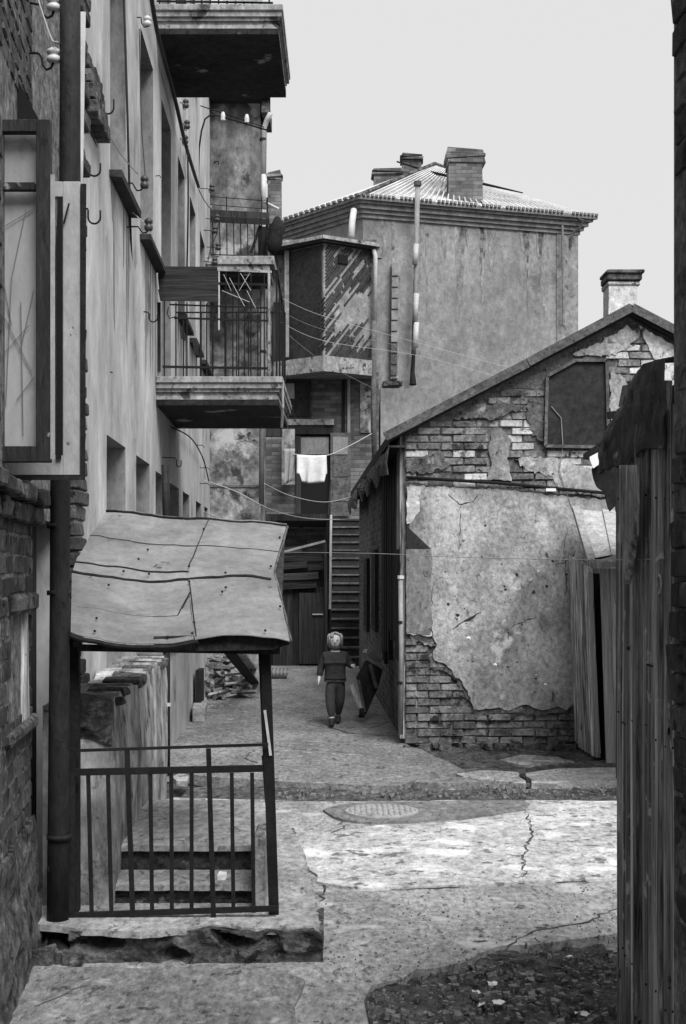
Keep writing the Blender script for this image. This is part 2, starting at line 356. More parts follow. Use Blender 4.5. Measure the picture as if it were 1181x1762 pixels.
gplate('paving', [(180, 1335), (300, 1327), (380, 1338), (470, 1343), (560, 1348), (640, 1352), (690, 1352), (715, 1342), (800, 1326), (745, 1300), (700, 1280), (650, 1150), (640, 1130), (340, 1128), (330, 1160), (250, 1270)], M['asphalt'], 0, .09, .2, .05, 3)
gplate('paving', [(712, 1346), (760, 1349), (826, 1347), (800, 1338), (745, 1336)], M['asphalt'], .004, .09, .1, .02, 4)
gplate('paving', [(785, 1330), (830, 1324), (890, 1327), (898, 1338), (905, 1347), (850, 1342), (800, 1336)], M['asphn'], -.006, .09, .12, .02, 5)
gplate('paving', [(905, 1330), (960, 1322), (1100, 1320), (1200, 1322), (1200, 1350), (1060, 1349), (960, 1350), (915, 1347)], M['asphn'], 0, .09, .15, .02, 6)
gplate('paving', [(860, 1305), (900, 1296), (960, 1300), (990, 1310), (900, 1314)], M['asphn'], -.012, .09, .1, .02, 16)
gplate('paving', [(230, 1385), (300, 1372), (400, 1375), (470, 1376), (560, 1379), (625, 1379), (900, 1377), (1075, 1378), (1400, 1380), (1900, 1600), (1500, 1600),
 (1300, 1585), (1075, 1604), (980, 1617), (950, 1622), (905, 1626), (860, 1627), (826, 1640), (800, 1655), (750, 1666), (715, 1668), (690, 1685), (640, 1695), (626, 1722), (634, 1760), (700, 1860), (520, 2100), (-400, 2100), (-700, 1600)], M['asphn'], 0, .09, .14, .03, 7)
gplate('paving', [(740, 1381), (900, 1380), (1075, 1381), (1400, 1383), (1700, 1500), (1075, 1512), (980, 1517), (900, 1520), (800, 1527), (690, 1531), (640, 1533), (590, 1529), (545, 1521), (532, 1500), (520, 1462), (560, 1440), (640, 1424), (735, 1420), (800, 1415), (862, 1404), (905, 1398), (915, 1388)], M['pale'], .014, .05, .12, .03, 8)
gplate('paving', [(700, 1384), (800, 1381), (900, 1381), (912, 1386), (900, 1398), (850, 1404), (800, 1410), (722, 1416), (640, 1419), (590, 1414), (566, 1404), (556, 1397), (600, 1386), (640, 1382)], M['asphd'], .018, .02, .1, .02, 9)
gplate('paving', [(30, 1700), (60, 1668), (230, 1672), (480, 1676), (505, 1684), (525, 1692), (518, 1715), (507, 1735), (510, 1765), (500, 1860), (-100, 2000), (-200, 1800)], M['asphalt'], .016, .03, .12, .02, 10)
gplate('paving', [(485, 1219), (600, 1212), (655, 1230), (680, 1240), (640, 1252), (560, 1252), (530, 1245), (535, 1228), (490, 1222)], M['asphd'], .006, .02, .15, .05, 11)
def manhole():
    c = G(658, 1401.5); t = thing('manhole_cover', 'round patterned iron manhole cover set in the dark patch of paving', 'manhole cover', (c.x, c.y, .018))
    m = MB(); n = 40
    r0, r1 = .258, .272
    m.plate([(c.x+r0*math.cos(2*math.pi*i/n), c.y+r0*math.sin(2*math.pi*i/n), .030) for i in range(n)], (0, 0, -.02)); m.build('lid', M['manhole'], t)
    m = MB(); m.tube([(c.x+r1*.97*math.cos(2*math.pi*i/n), c.y+r1*.97*math.sin(2*math.pi*i/n), .020) for i in range(n+1)], .008, 6, cap=False); m.build('rim', M['greypipe'], t)
    m = MB()
    for a in (35, -35):
        for k in range(-5, 6):
            off = k*.045; hl = math.sqrt(max(0, .24**2-off**2)); ca, sa = math.cos(math.radians(a)), math.sin(math.radians(a))
            if hl > .03:
                p = Vector((c.x-sa*off-ca*hl, c.y+ca*off-sa*hl, .0325)); q = Vector((c.x-sa*off+ca*hl, c.y+ca*off+sa*hl, .0325)); m.beam(p, q, .012, .007)
    m.build('raised_pattern', M['manhole'], t)
manhole()

# ================================================================== LEFT PLASTERED TENEMENT
T = thing('tenement_building', 'long pale plastered building with deep windows and balconies along the left side', 'building', (WX(12), 12, 0))
TA, TB, TH = 7.75, 19.55, 11.0
op1 = [(9.06, 10.05, 1.02, 2.62), (10.70, 11.66, 1.02, 2.62), (12.15, 12.95, 1.02, 2.60), (13.45, 14.5, 1.02, 2.58), (15.0, 15.9, 1.02, 2.58), (16.9, 17.8, 1.02, 2.57), (18.4, 19.1, 1.02, 2.57)]
op2 = [(9.23, 10.05, 4.38, 6.02), (10.99, 11.95, 4.38, 6.02), (12.66, 13.6, 3.46, 6.02), (14.4, 15.25, 4.38, 6.02), (15.95, 16.85, 4.38, 6.02), (17.6, 18.5, 4.38, 6.02)]
op3 = [(9.23, 10.05, 7.6, 9.3), (10.99, 11.95, 7.6, 9.3), (12.66, 13.6, 6.7, 9.3), (14.4, 15.25, 7.6, 9.3), (15.95, 16.85, 7.6, 9.3)]
OPS = op1+op2+op3
def cells(m, fn, a, b, h0, h1, ops, dep, mi_r=1):
    ts = sorted(set([a, b]+[x for o in ops for x in o[:2]])); hs = sorted(set([h0, h1]+[x for o in ops for x in o[2:]]))
    ins = lambda t, h: any(o[0] < t < o[1] and o[2] < h < o[3] for o in ops)
    for i in range(len(ts)-1):
        for k in range(len(hs)-1):
            if not ins((ts[i]+ts[i+1])/2, (hs[k]+hs[k+1])/2):
                m.add([fn(ts[i], 0, hs[k]), fn(ts[i+1], 0, hs[k]), fn(ts[i+1], 0, hs[k+1]), fn(ts[i], 0, hs[k+1])], [(0, 1, 2, 3)], 0)
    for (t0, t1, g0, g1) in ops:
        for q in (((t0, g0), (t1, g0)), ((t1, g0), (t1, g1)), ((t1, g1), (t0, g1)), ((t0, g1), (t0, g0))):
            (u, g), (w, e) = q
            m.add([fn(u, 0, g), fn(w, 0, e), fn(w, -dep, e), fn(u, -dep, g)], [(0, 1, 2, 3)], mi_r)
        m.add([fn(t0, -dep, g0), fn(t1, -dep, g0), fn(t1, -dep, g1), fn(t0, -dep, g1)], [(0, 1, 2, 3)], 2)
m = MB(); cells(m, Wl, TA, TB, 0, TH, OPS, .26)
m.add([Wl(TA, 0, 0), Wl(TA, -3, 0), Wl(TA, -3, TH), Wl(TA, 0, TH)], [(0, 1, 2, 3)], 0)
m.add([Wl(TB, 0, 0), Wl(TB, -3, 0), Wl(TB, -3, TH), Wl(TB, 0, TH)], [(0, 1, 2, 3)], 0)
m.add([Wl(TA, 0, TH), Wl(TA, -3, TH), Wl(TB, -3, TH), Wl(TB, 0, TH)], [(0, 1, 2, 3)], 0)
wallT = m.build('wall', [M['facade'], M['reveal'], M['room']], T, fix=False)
for (t0, t1, h0, h1) in OPS:
    fr = MB(); w = .05
    for (a, b, c, e) in ((t0, t0+w, h0, h1), (t1-w, t1, h0, h1), (t0+w, t1-w, h0, h0+w), (t0+w, t1-w, h1-w, h1), ((t0+t1)/2-.02, (t0+t1)/2+.02, h0+w, h1-w), (t0+w, (t0+t1)/2-.02, h1-.5, h1-.46), ((t0+t1)/2+.02, t1-w, h1-.5, h1-.46)):
        fr.mbox(Wl, a, b, -.24, -.19, c, e)
    wn = fr.build('window', M['paintd'], T)
    g = MB(); g.mbox(Wl, t0+w, t1-w, -.222, -.216, h0+w, h1-w); g.build('pane', M['glass'], wn)
    if h1 > 3 and h0 not in (3.46, 6.7):
        s_ = MB(); s_.mbox(Wl, t0-.05, t1+.22, -.02, .085, h0-.05, h0-.003, j=.004); s_.build('sill', M['sill'], T)
    elif h0 < 2:
        s_ = MB(); s_.mbox(Wl, t0-.03, t1+.03, -.2, .05, h0-.06, h0+.01, j=.006); s_.build('sill', M['slab'], T)
rg = random.Random(15)
for (t0, t1, h0, h1) in OPS:
    if h0 > 4 and h0 < 5:
        for k in range(6):
            tc = rg.uniform(t0-.05, t1+.2); w_ = rg.uniform(.02, .07); L_ = rg.uniform(.25, 1.1); a_ = []; b_ = []
            for i in range(8):
                f_ = i/7; ww = w_*(1-f_)**.5; dx = .02*noise.noise(Vector((k*3, f_*4, t0))); a_.append(Wl(tc+dx-ww, .003, h0-.052-L_*f_)); b_.append(Wl(tc+dx+ww, .003, h0-.052-L_*f_))
            m = MB(); m.v = a_+b_; m.f = [(i, i+1, 8+i+1, 8+i) for i in range(7)]; m.m = [0]*7; m.build('drip_stain', M['facstain'], T, fix=False)
# lower projecting wall under the windows, crumbling on top
PL = lambda t, d, h: Vector((-1.096-.052*(t-6.6)+d, t, h))
m = MB()
rows = []
rg = random.Random(5)
ts = [6.6+.1*i for i in range(35)]
for k in range(13):
    h = 1.1*k/12
    rows.append([PL(t, .018*noise.noise(Vector((t*2.2, h*2.2, 0)))+.014*noise.noise(Vector((t*7, h*6, 2)))+(.02*math.sin(k/12*3.1)), h+(rg.uniform(-.03, .03) if k == 12 else 0)) for t in ts])
m.sheet(rows, (-.3, 0, 0)); m.build('low_wall', M['facade_low'], T, smooth=False)
m = MB(); m.box(-1.42, -1.36, 6.595, 9.9, 0, 1.1); m.build('low_wall_core', M['facade_low'], T)
lw = MB()
for i in range(17):     # broken brick coping along its top
    t = 6.62+i*.205; hh = .075+rg.uniform(-.015, .02)
    if i in (0, 2, 5, 9, 12): continue
    b_ = MB(); b_.mbox(PL, t, t+.13+rg.uniform(0, .05), -.2, .02+rg.uniform(-.03, .02), 1.075, 1.075+hh*.62, j=.012); b_.build('coping_brick', M['stone'], T, bevel=.008)
m = MB()    # bulging plaster lump on its near corner
rows = []
for k in range(9):
    a = k/8; rows.append([Vector((-1.36+.27*u, 6.585-.05*math.sin(a*3.14)*math.sin(u*3.14)-.02*noise.noise(Vector((u*6, a*6, 1))), .96+.2*a-.08*abs(u-.45))) for u in [q/8 for q in range(9)]])
m.sheet(rows, (0, .05, 0)); m.build('plaster_lump', M['stone'], T)
# brick chunk / broken cornice piece at the near end above
for k, (t0, t1, h0, h1, dd) in enumerate([(8.04, 8.66, 4.38, 4.46, .085), (8.04, 8.64, 4.47, 4.55, .07), (8.04, 8.62, 4.56, 4.64, .055), (8.04, 8.60, 4.65, 4.73, .04)]):
    q = t0
    while q < t1-.05:
        b_ = MB(); b_.mbox(Wl, q, min(q+.115, t1), -.02, dd, h0, h1, j=.006); b_.build('cornice_brick', M['brickd'], T, bevel=.006); q += .125
def wall_edge_bricks():
    rg = random.Random(3); h = .3
    while h < 6.2:
        b_ = MB(); dd = .02+rg.uniform(-.01, .03); b_.mbox(Wl, 7.72, 7.92+rg.choice([0, .12]), -.1, dd, h, h+.075, j=.006); b_.build('edge_brick', M['brickd'], T, bevel=.008); h += .086
wall_edge_bricks()
# ---- balconies
def balcony(z0, z1, X1, htop, fas, name='balcony'):
    x0 = lambda z: WX(z)+.003
    def bx(m, a, b, za, zb, c, e, mi=0):
        m.hexa([(x0(za)+a if a == 0 else a, za, c), (b, za, c), (b, zb, c), (x0(zb)+a if a == 0 else a, zb, c), (x0(za)+a if a == 0 else a, za, e), (b, za, e), (b, zb, e), (x0(zb)+a if a == 0 else a, zb, e)], mi)
    m = MB(); bx(m, 0, X1+.01, z0-.02, z1+.02, htop-.055, htop)
    o = m.build(name, M['slab'], T, bevel=.006)
    hh = htop-.055; steps = [(.0, .045), (.022, .03), (.045, .035), (.03, .03), (.06, .03)][:fas]
    for i, (ins, th) in enumerate(steps):
        q = MB(); bx(q, 0, X1-ins, z0+ins, z1-ins, hh-th, hh-.0015); q.build('moulding', M['slab'], o); hh -= th
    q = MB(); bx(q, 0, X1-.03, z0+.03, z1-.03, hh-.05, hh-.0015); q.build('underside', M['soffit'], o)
    return o, hh
b2, _ = balcony(12.15, 14.25, -.534, 3.42, 4)
b3, _ = balcony(12.15, 13.85, -.534, 6.66, 4)
Zb = 12.17
def bar(o, p, q, r=.007, name='bar', mat='iron', n=6): m = MB(); m.tube([p, q], r, n); return m.build(name, M[mat], o)
def rail(o, p, q, w=.02, h=.012, name='rail', mat='iron'): m = MB(); m.beam(p, q, w, h); return m.build(name, M[mat], o)
z_ = Zb+.02
rail(b2, P(280, 631, z_), P(463, 634, z_), .02, .02); rail(b2, P(300, 547, z_), P(463, 552, z_), .015, .015); rail(b2, P(292, 524, z_), P(463, 530, z_), .015, .012)
rail(b2, P(376, 488, z_), P(463, 490, z_), .015, .022); rail(b2, P(374, 464, z_), P(468, 468, z_), .02, .02, mat='slab')
for px, top in [(283, 510), (303, 520), (316, 545), (322, 520), (345, 470), (356, 522), (366, 522), (389, 466), (401, 490), (411, 466), (421, 525), (432, 470), (444, 530), (455, 468)]:
    bar(b2, P(px, top, z_), P(px, 648, z_), .006)
bar(b2, P(463, 466, z_), P(463, 648, z_), .013, 'corner_post', 'slab'); bar(b2, P(377, 466, z_), P(377, 568, z_), .008, 'tie_rod', 'zinc')
# side return of the railing, and its far run
for f_ in (.0, .33, .66, 1.): bar(b2, (-.58-.01*f_, Zb+.02+2.0*f_, 3.42), (-.58-.01*f_, Zb+.02+2.0*f_, 4.35), .008)
rail(b2, (-.58, Zb, 4.35), (-.6, Zb+2.0, 4.35)); rail(b2, (-.6, Zb+2.0, 4.35), (WX(14), Zb+2.0, 4.35))
for k in range(8): bar(b2, (-.6-.12*k, Zb+2.0, 3.42), (-.6-.12*k, Zb+2.0, 4.35), .006)
for a, b in [((395, 478), (421, 527)), ((385, 472), (398, 500)), ((414, 470), (432, 500)), ((430, 470), (412, 500)), ((425, 500), (440, 530)), ((382, 500), (430, 520))]:
    bar(b2, P(*a, z_-.012), P(*b, z_-.012), .0025, 'bent_wire', 'zinc', 5)
for k in range(3):
    y0 = 458+k*20; m = MB(); m.hexa([P(272+2*k, y0+20.3, z_-.03), P(376, y0+20.9, z_-.03), P(376, y0+20.9, z_-.005), P(272+2*k, y0+20.3, z_-.005), P(272, y0, z_-.03), P(374, y0+1, z_-.03), P(374, y0+1, z_-.005), P(272, y0, z_-.005)])
    m.build('plank', M['woodh'], b2)
m = MB(); m.tube([P(x, y, z_-.02) for x, y in [(290, 528), (288, 540), (292, 548), (302, 545)]], .005, 5); m.build('hook', M['iron'], b2)
m = MB(); m.hexa([P(270, 640, 12.3), P(277, 640, 12.3), P(277, 640, 12.5), P(270, 640, 12.5), P(270, 520, 12.3), P(277, 520, 12.3), P(277, 520, 12.5), P(270, 520, 12.5)]); m.build('end_board', M['woodd'], b2)
# stuff shoved against the wall under the railing: low ledge + flag-shaped tin scraps
for (x, y, w_, h_) in [(310, 565, 10, 22), (332, 590, 12, 24)]:
    m = MB(); m.plate([P(x, y, z_+.6), P(x+w_*.6, y-h_*.3, z_+.6), P(x+w_, y+h_, z_+.6), P(x+2, y+h_*.8, z_+.6)], (0, .01, 0)); m.build('tin_scrap', M['sill'], b2)
# rusted drip edge on the right of balcony slab
m = MB(); m.tube([P(486, 655, 12.2), P(487, 700, 12.3), P(485, 735, 12.5)], .012, 6); m.build('drip_edge', M['zinc'], b2)
# upper balcony: bottom of its railing, only just in view
rail(b3, P(270, 2, Zb+.02), P(470, 5, Zb+.02)); rail(b3, P(270, -190, Zb+.02), P(470, -188, Zb+.02))
for k in range(14): bar(b3, P(275+14.5*k, -190, Zb+.02), P(275+14.5*k, 8, Zb+.02), .007)
m = MB(); m.hexa([P(384, 1, Zb), P(452, 3, Zb), P(452, 3, Zb+.02), P(384, 1, Zb+.02), P(384, -90, Zb), P(452, -90, Zb), P(452, -90, Zb+.02), P(384, -90, Zb+.02)]); m.build('side_board', M['woodl'], b3)
# ---- hooks and insulators
def hook(pts, Z, r=.006, ins=None, dark=False, own=None, sc=1.):
    own = own or T
    m = MB(); m.tube([P(x, y, Z) for x, y in pts], r, 6); h_ = m.build('insulator_hook', M['iron'], own, smooth=True)
    if ins:
        x, y, w, hh = ins; s_ = Z/F; c = P(x, y, Z)
        m = MB(); prof = [(-.5, .38), (-.35, .5), (-.15, .5), (-.05, .34), (.05, .34), (.12, .48), (.32, .48), (.42, .3), (.5, .2)]
        m.tube([c+Vector((0, 0, q*hh*s_)) for q, _ in prof], [rr*w*s_ for _, rr in prof], 12); m.build('insulator', M['porcd' if dark else 'porcelain'], h_, smooth=True)
def ucurve(x0, x1, y0, y1):    # a U between x0 and x1, opening upwards
    r_ = (x1-x0)/2; return [(x0, y0)]+[(x0+r_-r_*math.cos(a*math.pi/8), y1-r_+r_*math.sin(a*math.pi/8)) for a in range(9)]+[(x1, y0)]
for (x0, y0, x1, y1, Z) in [(176, 168, 196, 196, 9.0), (152, 278, 173, 303, 8.2), (152, 359, 173, 385, 8.2)]:
    hook([(x0-6, y0+1), (x0-1, y0)]+ucurve(x0, x1, y0+3, y1), Z)
hook([(40, 91), (62, 91), (68, 93), (72, 100), (74, 112), (80, 120), (88, 117), (92, 108)], 6.3, .006, (93, 95, 25, 26))
hook([(52, 5), (70, 8), (74, 24), (82, 31), (90, 27), (93, 18)], 6.3, .006, (93, 6, 25, 26))
hook([(177, 317), (218, 315), (228, 315), (232, 322), (236, 328), (243, 327), (247, 322)], 9.9, .006, (249, 313, 15, 22), True)
hook([(184, 395), (225, 390), (238, 390), (242, 396), (246, 401), (252, 400), (256, 395)], 10.1, .006, (256, 386, 15, 22), True)
hook([(236, 30), (243, 30), (244, 40), (249, 47), (256, 45)], 10.6, .005, (254, 36, 14, 17))
hook([(228, 535), (254, 537), (257, 540)]+ucurve(257, 271, 541, 554), 11.2, .006)
hook([(279, 787), (302, 788), (304, 792)]+ucurve(304, 312, 792, 803), 12.6, .005)
for x, y in [(318, 178), (320, 214), (317, 240)]: hook([(x-16, y-2), (x-4, y-1), (x-2, y+10), (x+2, y+10)], 14.6, .005, (x+2, y, 11, 15), True)
for x, y in [(363, 324), (372, 376), (368, 396), (374, 425), (368, 450)]: hook([(x-18, y), (x-4, y+1), (x-2, y+8), (x+2, y+6)], 17.6, .005, (x+2, y-1, 10, 12), True)
for x, y in [(340, 766), (350, 805), (350, 832)]: hook([(x-6, y), (x+8, y), (x+12, y+4)], 17.0, .005)
for x, y in [(301, 113), (268, 303)]: hook([(x, y), (x+7, y-1), (x+9, y+3)], 11.9, .004)
hook([(190, 640), (194, 641)], 9.1, .005)
# ---- bracket arm with insulators sticking out at the top of the building
m = MB(); m.tube([P(x, y, 17.4) for x, y in [(341, 326), (342, 290), (343, 255), (347, 225), (353, 205), (362, 198), (375, 199), (400, 206), (430, 215), (460, 224)]], .011, 8); br_ = m.build('bracket_arm', M['iron'], T, smooth=True)
m = MB(); m.tube([P(345, 182, 17.5), P(400, 200, 17.4), P(455, 219, 17.4)], .007, 6); m.build('stay_rod', M['iron'], br_)
for x, y in [(384, 199), (425, 203)]:
    m = MB(); m.tube([P(x, y+8, 17.4), P(x, y, 17.4), P(x, y-6, 17.4)], [.03, .03, .018], 8); m.build('insulator', M['porcelain'], br_)
# porch downpipe beyond the awning, and the leaning dark pipe at the corner
m = MB(); m.tube([G(287, 1338)+Vector((0, 0, .02)), P(287, 1210, 11.6), P(287, 1100, 11.6), P(286, 880, 11.6), P(284, 800, 11.6)], .030, 10)
dp = m.build('downpipe', M['pipe'], T, smooth=True)
m = MB(); m.tube([P(287, 1215, 11.6), P(287, 1209, 11.6)], .036, 10); m.build('pipe_collar', M['zinc'], dp)

# ================================================================== NEAR LEFT BRICK HOUSE
BX = lambda t: -1.40+.104*(6.4-t)
BB = thing('brick_house', 'dark sooty brick house corner at the left edge with an open window', 'building', (-1.5, 5.5, 0))
Bl = lambda t, d, h: Vector((BX(t)+d, t+.104*d, h))
bang = math.pi/2+math.atan(.104)
m = MB(); m.mbox(Bl, 2.0, 6.38, -.6, -.03, 0, 5.6); m.box(-2.6, -1.72, 6.38, 7.75, 0, 2.0); m.box(-2.6, -1.56, 6.38, 7.75, 2.0, 5.6)
wb = m.build('wall', M['mortard'], BB)
def okb(t, h):
    if 5.62 < t < 6.22 and 1.12 < h < 1.60 and False: return False
    if 5.30 < t < 6.22 and 2.12 < h < 3.75: return False
    if 1.94 < h < 2.05: return False
    if 5.62 < t < 6.25 and 1.13 < h < 1.56: return False
    return 0
bricks(wb, Bl, bang, 5.05, 6.4, 0.02, 4.4, .25, .085, okb, [M['brickd']], 298, .09, -.024, 5, .5, jit=.003)
bricks(wb, Bl, bang, 2.1, 5.05, 0.02, 4.4, .25, .085, okb, [M['brickd']], 0, .09, -.024, 6, .5, jit=.003)
m = MB()
for i in range(12):      # broken projecting cornice course
    t = 4.0+i*.205; b_ = MB(); b_.mbox(Bl, t, t+.19, -.05, .03+R.uniform(-.01, .01), 1.945+R.uniform(-.01, .01), 2.02, j=.008); b_.build('cornice_brick', M['brickd'], BB, bevel=.008)
    b_ = MB(); b_.mbox(Bl, t+.06, t+.26, -.05, .06+R.uniform(-.03, .015), 2.03, 2.09+R.uniform(-.01, .012), j=.01); b_.build('cornice_brick', M['brickd'], BB, bevel=.008)
# boarded niche
m = MB(); m.mbox(Bl, 5.62, 6.25, -.20, -.10, 1.13, 1.56); nb = m.build('boarded_niche', M['black'], BB)
for k, (a, b) in enumerate([(5.72, 5.82), (5.86, 5.93), (6.02, 6.16)]):
    m = MB(); m.mbox(Bl, a, b, -.09, -.05+.02*k, 1.06, 1.56, j=.006); m.build('board', M['woodv'], nb)
m = MB(); m.mbox(Bl, 5.6, 6.3, -.03, .02, 1.56, 1.64, j=.008); m.build('lintel_stone', M['stone'], BB, bevel=.015)
m = MB(); m.mbox(Bl, 5.5, 6.3, -.03, .02, 1.04, 1.10, j=.01); m.build('ledge_stone', M['stone'], BB, bevel=.015)
# crumbling render clinging to the bottom of the wall
rows = []
for k in range(20):
    h = .62*k/19
    rows.append([Bl(t, -.012+.03*(1-k/19)+.02*noise.noise(Vector((t*4, h*6, 7)))+.014*noise.noise(Vector((t*13, h*16, 1))), h) for t in [4.6+.06*i for i in range(31)]])
m = MB(); m.sheet(rows, (-.08, 0, 0)); m.build('crumbling_render', M['stone'], BB)
# porch door in the recess behind the pipe
m = MB(); m.box(-1.715, -1.67, 6.5, 7.6, .15, 1.98); dr = m.build('door', M['woodd'], BB)
m = MB(); m.tube([(-1.66, 6.6, 1.0), (-1.62, 6.6, 1.0), (-1.62, 6.72, 1.0)], .01, 6); m.build('handle', M['iron'], dr)
# window casements
def casement(px0, px1, py0, py1, Z, fw, mat, name, inner=None, th=.045):
    s_ = Z/F; m = MB()
    def q(a, b, c, e, z0=Z, z1=Z+th): m.hexa([P(a, e, z0), P(b, e, z0), P(b, e, z0)+Vector((0, z1-z0, 0)), P(a, e, z0)+Vector((0, z1-z0, 0)), P(a, c, z0), P(b, c, z0), P(b, c, z0)+Vector((0, z1-z0, 0)), P(a, c, z0)+Vector((0, z1-z0, 0))])
    q(px0, px0+fw, py0, py1); q(px1-fw, px1, py0, py1); q(px0+fw, px1-fw, py0, py0+fw*.9); q(px0+fw, px1-fw, py1-fw*1.15, py1)
    if inner:
        for (a, b, c, e) in inner: q(a, b, c, e, Z+.012)
    o = m.build(name, mat, BB, bevel=.003)
    g = MB(); g.box(P(px0+fw, 0, Z).x, P(px1-fw, 0, Z).x, Z+.02, Z+.024, P(0, py1-fw*1.1, Z).z, P(0, py0+fw, Z).z); g.build('pane', M['glass'], o)
    return o
cs = casement(-150, 86, 205, 795, 5.45, 24, M['paintd'], 'casement', [(-20, 60, 313, 327)])
m = MB(); m.hexa([P(-140, 770, 5.52), P(62, 770, 5.52), P(62, 770, 5.53), P(-140, 770, 5.53), P(-140, 235, 5.52), P(62, 225, 5.52), P(62, 225, 5.53), P(-140, 235, 5.53)]); m.build('reflected_sky_sheet', M['skysheet'], cs)  # pale sheet behind the pane, standing in for sky reflected in it
m = MB()
for (a, b) in [((-10, 400), (58, 360)), ((0, 530), (55, 640)), ((10, 700), (20, 480)), ((20, 480), (45, 360)), ((5, 610), (50, 560)), ((40, 750), (36, 520)), ((36, 600), (58, 500)), ((0, 450), (20, 560)), ((28, 690), (58, 650))]: m.beam(P(*a, 5.510), P(*b, 5.510), .003, .002)
m.build('branch_reflection', M['greypipe'], cs)  # branches mirrored in the glass, drawn as thin strips
m = MB(); m.hexa([P(87, 790, 5.45), P(95, 790, 5.45), P(95, 790, 5.5), P(87, 790, 5.5), P(87, 300, 5.45), P(95, 300, 5.45), P(95, 300, 5.5), P(87, 300, 5.5)]); m.build('pale_strip', M['paintl'], cs)
cs2 = casement(-60, 138, 312, 818, 5.75, 30, M['paintl'], 'outer_casement')
m = MB()
m.hexa([P(138.5, 826, 5.74), P(147, 826, 5.74), P(147, 826, 5.8), P(138.5, 826, 5.8), P(140, 316, 5.74), P(149, 316, 5.74), P(149, 316, 5.8), P(140, 316, 5.8)])
m.hexa([P(-60, 826, 5.74), P(138, 826, 5.74), P(138, 826, 5.8), P(-60, 826, 5.8), P(-60, 819, 5.74), P(138, 819, 5.74), P(138, 819, 5.8), P(-60, 819, 5.8)])
m.build('tarred_edge', M['awnd'], cs2)
m = MB(); m.hexa([P(97, 790, 5.735), P(106, 790, 5.735), P(106, 790, 5.745), P(97, 790, 5.745), P(99, 338, 5.735), P(107, 338, 5.735), P(107, 338, 5.745), P(99, 338, 5.745)]); m.build('gap_board', M['black'], cs2)
m = MB(); m.tube([P(110, 385, 5.74), P(117, 358, 5.73), P(119, 350, 5.73)], .004, 5); m.build('latch', M['iron'], cs2)
# torn triangular vent above the window (dark cavity framed by a broken brick ledge)
m = MB(); m.hexa([P(22, 203, 5.9), P(68, 207, 5.9), P(68, 207, 6.1), P(22, 203, 6.1), P(24, 128, 5.9), P(27, 130, 5.9), P(27, 130, 6.1), P(24, 128, 6.1)]); m.build('broken_hole', M['black'], BB)
# the leaning dark downpipe, three lengths with collars
pts = [P(121, -40, 6.30), P(121, 120, 6.30), P(120, 310, 6.30), P(106, 560, 6.30), P(104, 880, 6.30), P(103, 1060, 6.30), P(101, 1440, 6.32), P(99, 1628, 6.34)]
m = MB(); m.tube(pts, [.047, .047, .047, .047, .046, .046, .05, .05], 14); dpn = m.build('downpipe', M['pipe'], BB, smooth=True)
for a in (1020, 1440, 905):
    m = MB(); m.tube([P(102, a-4, 6.31), P(102, a+4, 6.31)], .056, 14); m.build('pipe_collar', M['pipe'], dpn, smooth=True)
m = MB(); m.tube([P(99, 1620, 6.33), P(103, 1640, 6.28), P(113, 1650, 6.2)], .05, 12); m.build('pipe_shoe', M['pipe'], dpn, smooth=True)
m = MB(); m.hexa([P(139, 318, 7.7), P(143, 318, 7.7), P(143, 318, 7.8), P(139, 318, 7.8), P(139, 20, 7.7), P(148, 20, 7.7), P(148, 20, 7.8), P(139, 20, 7.8)]); m.build('corner_plaster', M['facade'], BB)
# rubble by the pipe foot
for i in range(9):
    x, y = 75+R.random()*60, 1640+R.random()*25; c = G(x, y); s_ = .03+R.random()*.05
    m = MB(); m.box(c.x-s_, c.x+s_, c.y-s_*.7, c.y+s_*.7, 0, s_*1.1, j=s_*.35); tag(m.build('rubble_stone', M['stone'], bevel=.006), 'broken brick lying at the foot of the dark downpipe', 'rubble', 'rubble at the pipe foot')

# ================================================================== PORCH SLAB, STEPS, RAILING, AWNING
PS = thing('porch_platform', 'low crumbling concrete porch platform with two steps behind the iron railing', 'porch', (-.7, 7, 0))
H0 = .155
def g2(px, py, h): p = G(px, py, h); return (p.x, p.y)
front = [g2(118, 1598, H0), g2(240, 1606, H0), g2(330, 1598, H0), g2(365, 1592, H0), g2(440, 1600, H0), g2(550, 1595, H0)]
out = front+[g2(540, 1530, H0), g2(525, 1475, H0), g2(505, 1430, H0), g2(480, 1405, H0), g2(380, 1405, H0), (-1.5, 9.0), (-1.5, 6.3)]
out = rough_outline(out, .035, .010, seed=4)
m = MB(); m.plate([(p[0], p[1]+(.022 if p[1] < 6.4 else 0), H0) for p in out], (0, 0, -.03)); m.build('top_slab', M['conc'], PS)
rows = []
for k in range(22):
    a = k/21
    row = []
    for i in range(150):
        u = i/149; x = -1.215+u*1.125; q = Vector((x*5, a*1.2, 4)); 
        f_ = noise.noise(q)*.05+noise.noise(q*2.7)*.028+noise.noise(q*7)*.012
        hole = max(0, noise.noise(Vector((x*6, a*1.8, 9)))-.12)*.4
        row.append((x, 6.172+.012*a-f_*.62+hole*.8, .146+.012*noise.noise(Vector((x*14, 0, 2)))-.176*a))
    rows.append(row)
m = MB(); m.sheet(rows, (0, .3, 0)); m.build('rubble_face', M['stone'], PS)
rows = [[(-.085-.014*noise.noise(Vector((y*7, a, 1)))-(y-6.2)*.085, y, .104-.13*a) for y in [6.2+.08*i for i in range(34)]] for a in [k/5 for k in range(6)]]
m = MB(); m.sheet(rows, (-.2, 0, 0)); m.build('side_face', M['stone'], PS)
rgp = random.Random(12)
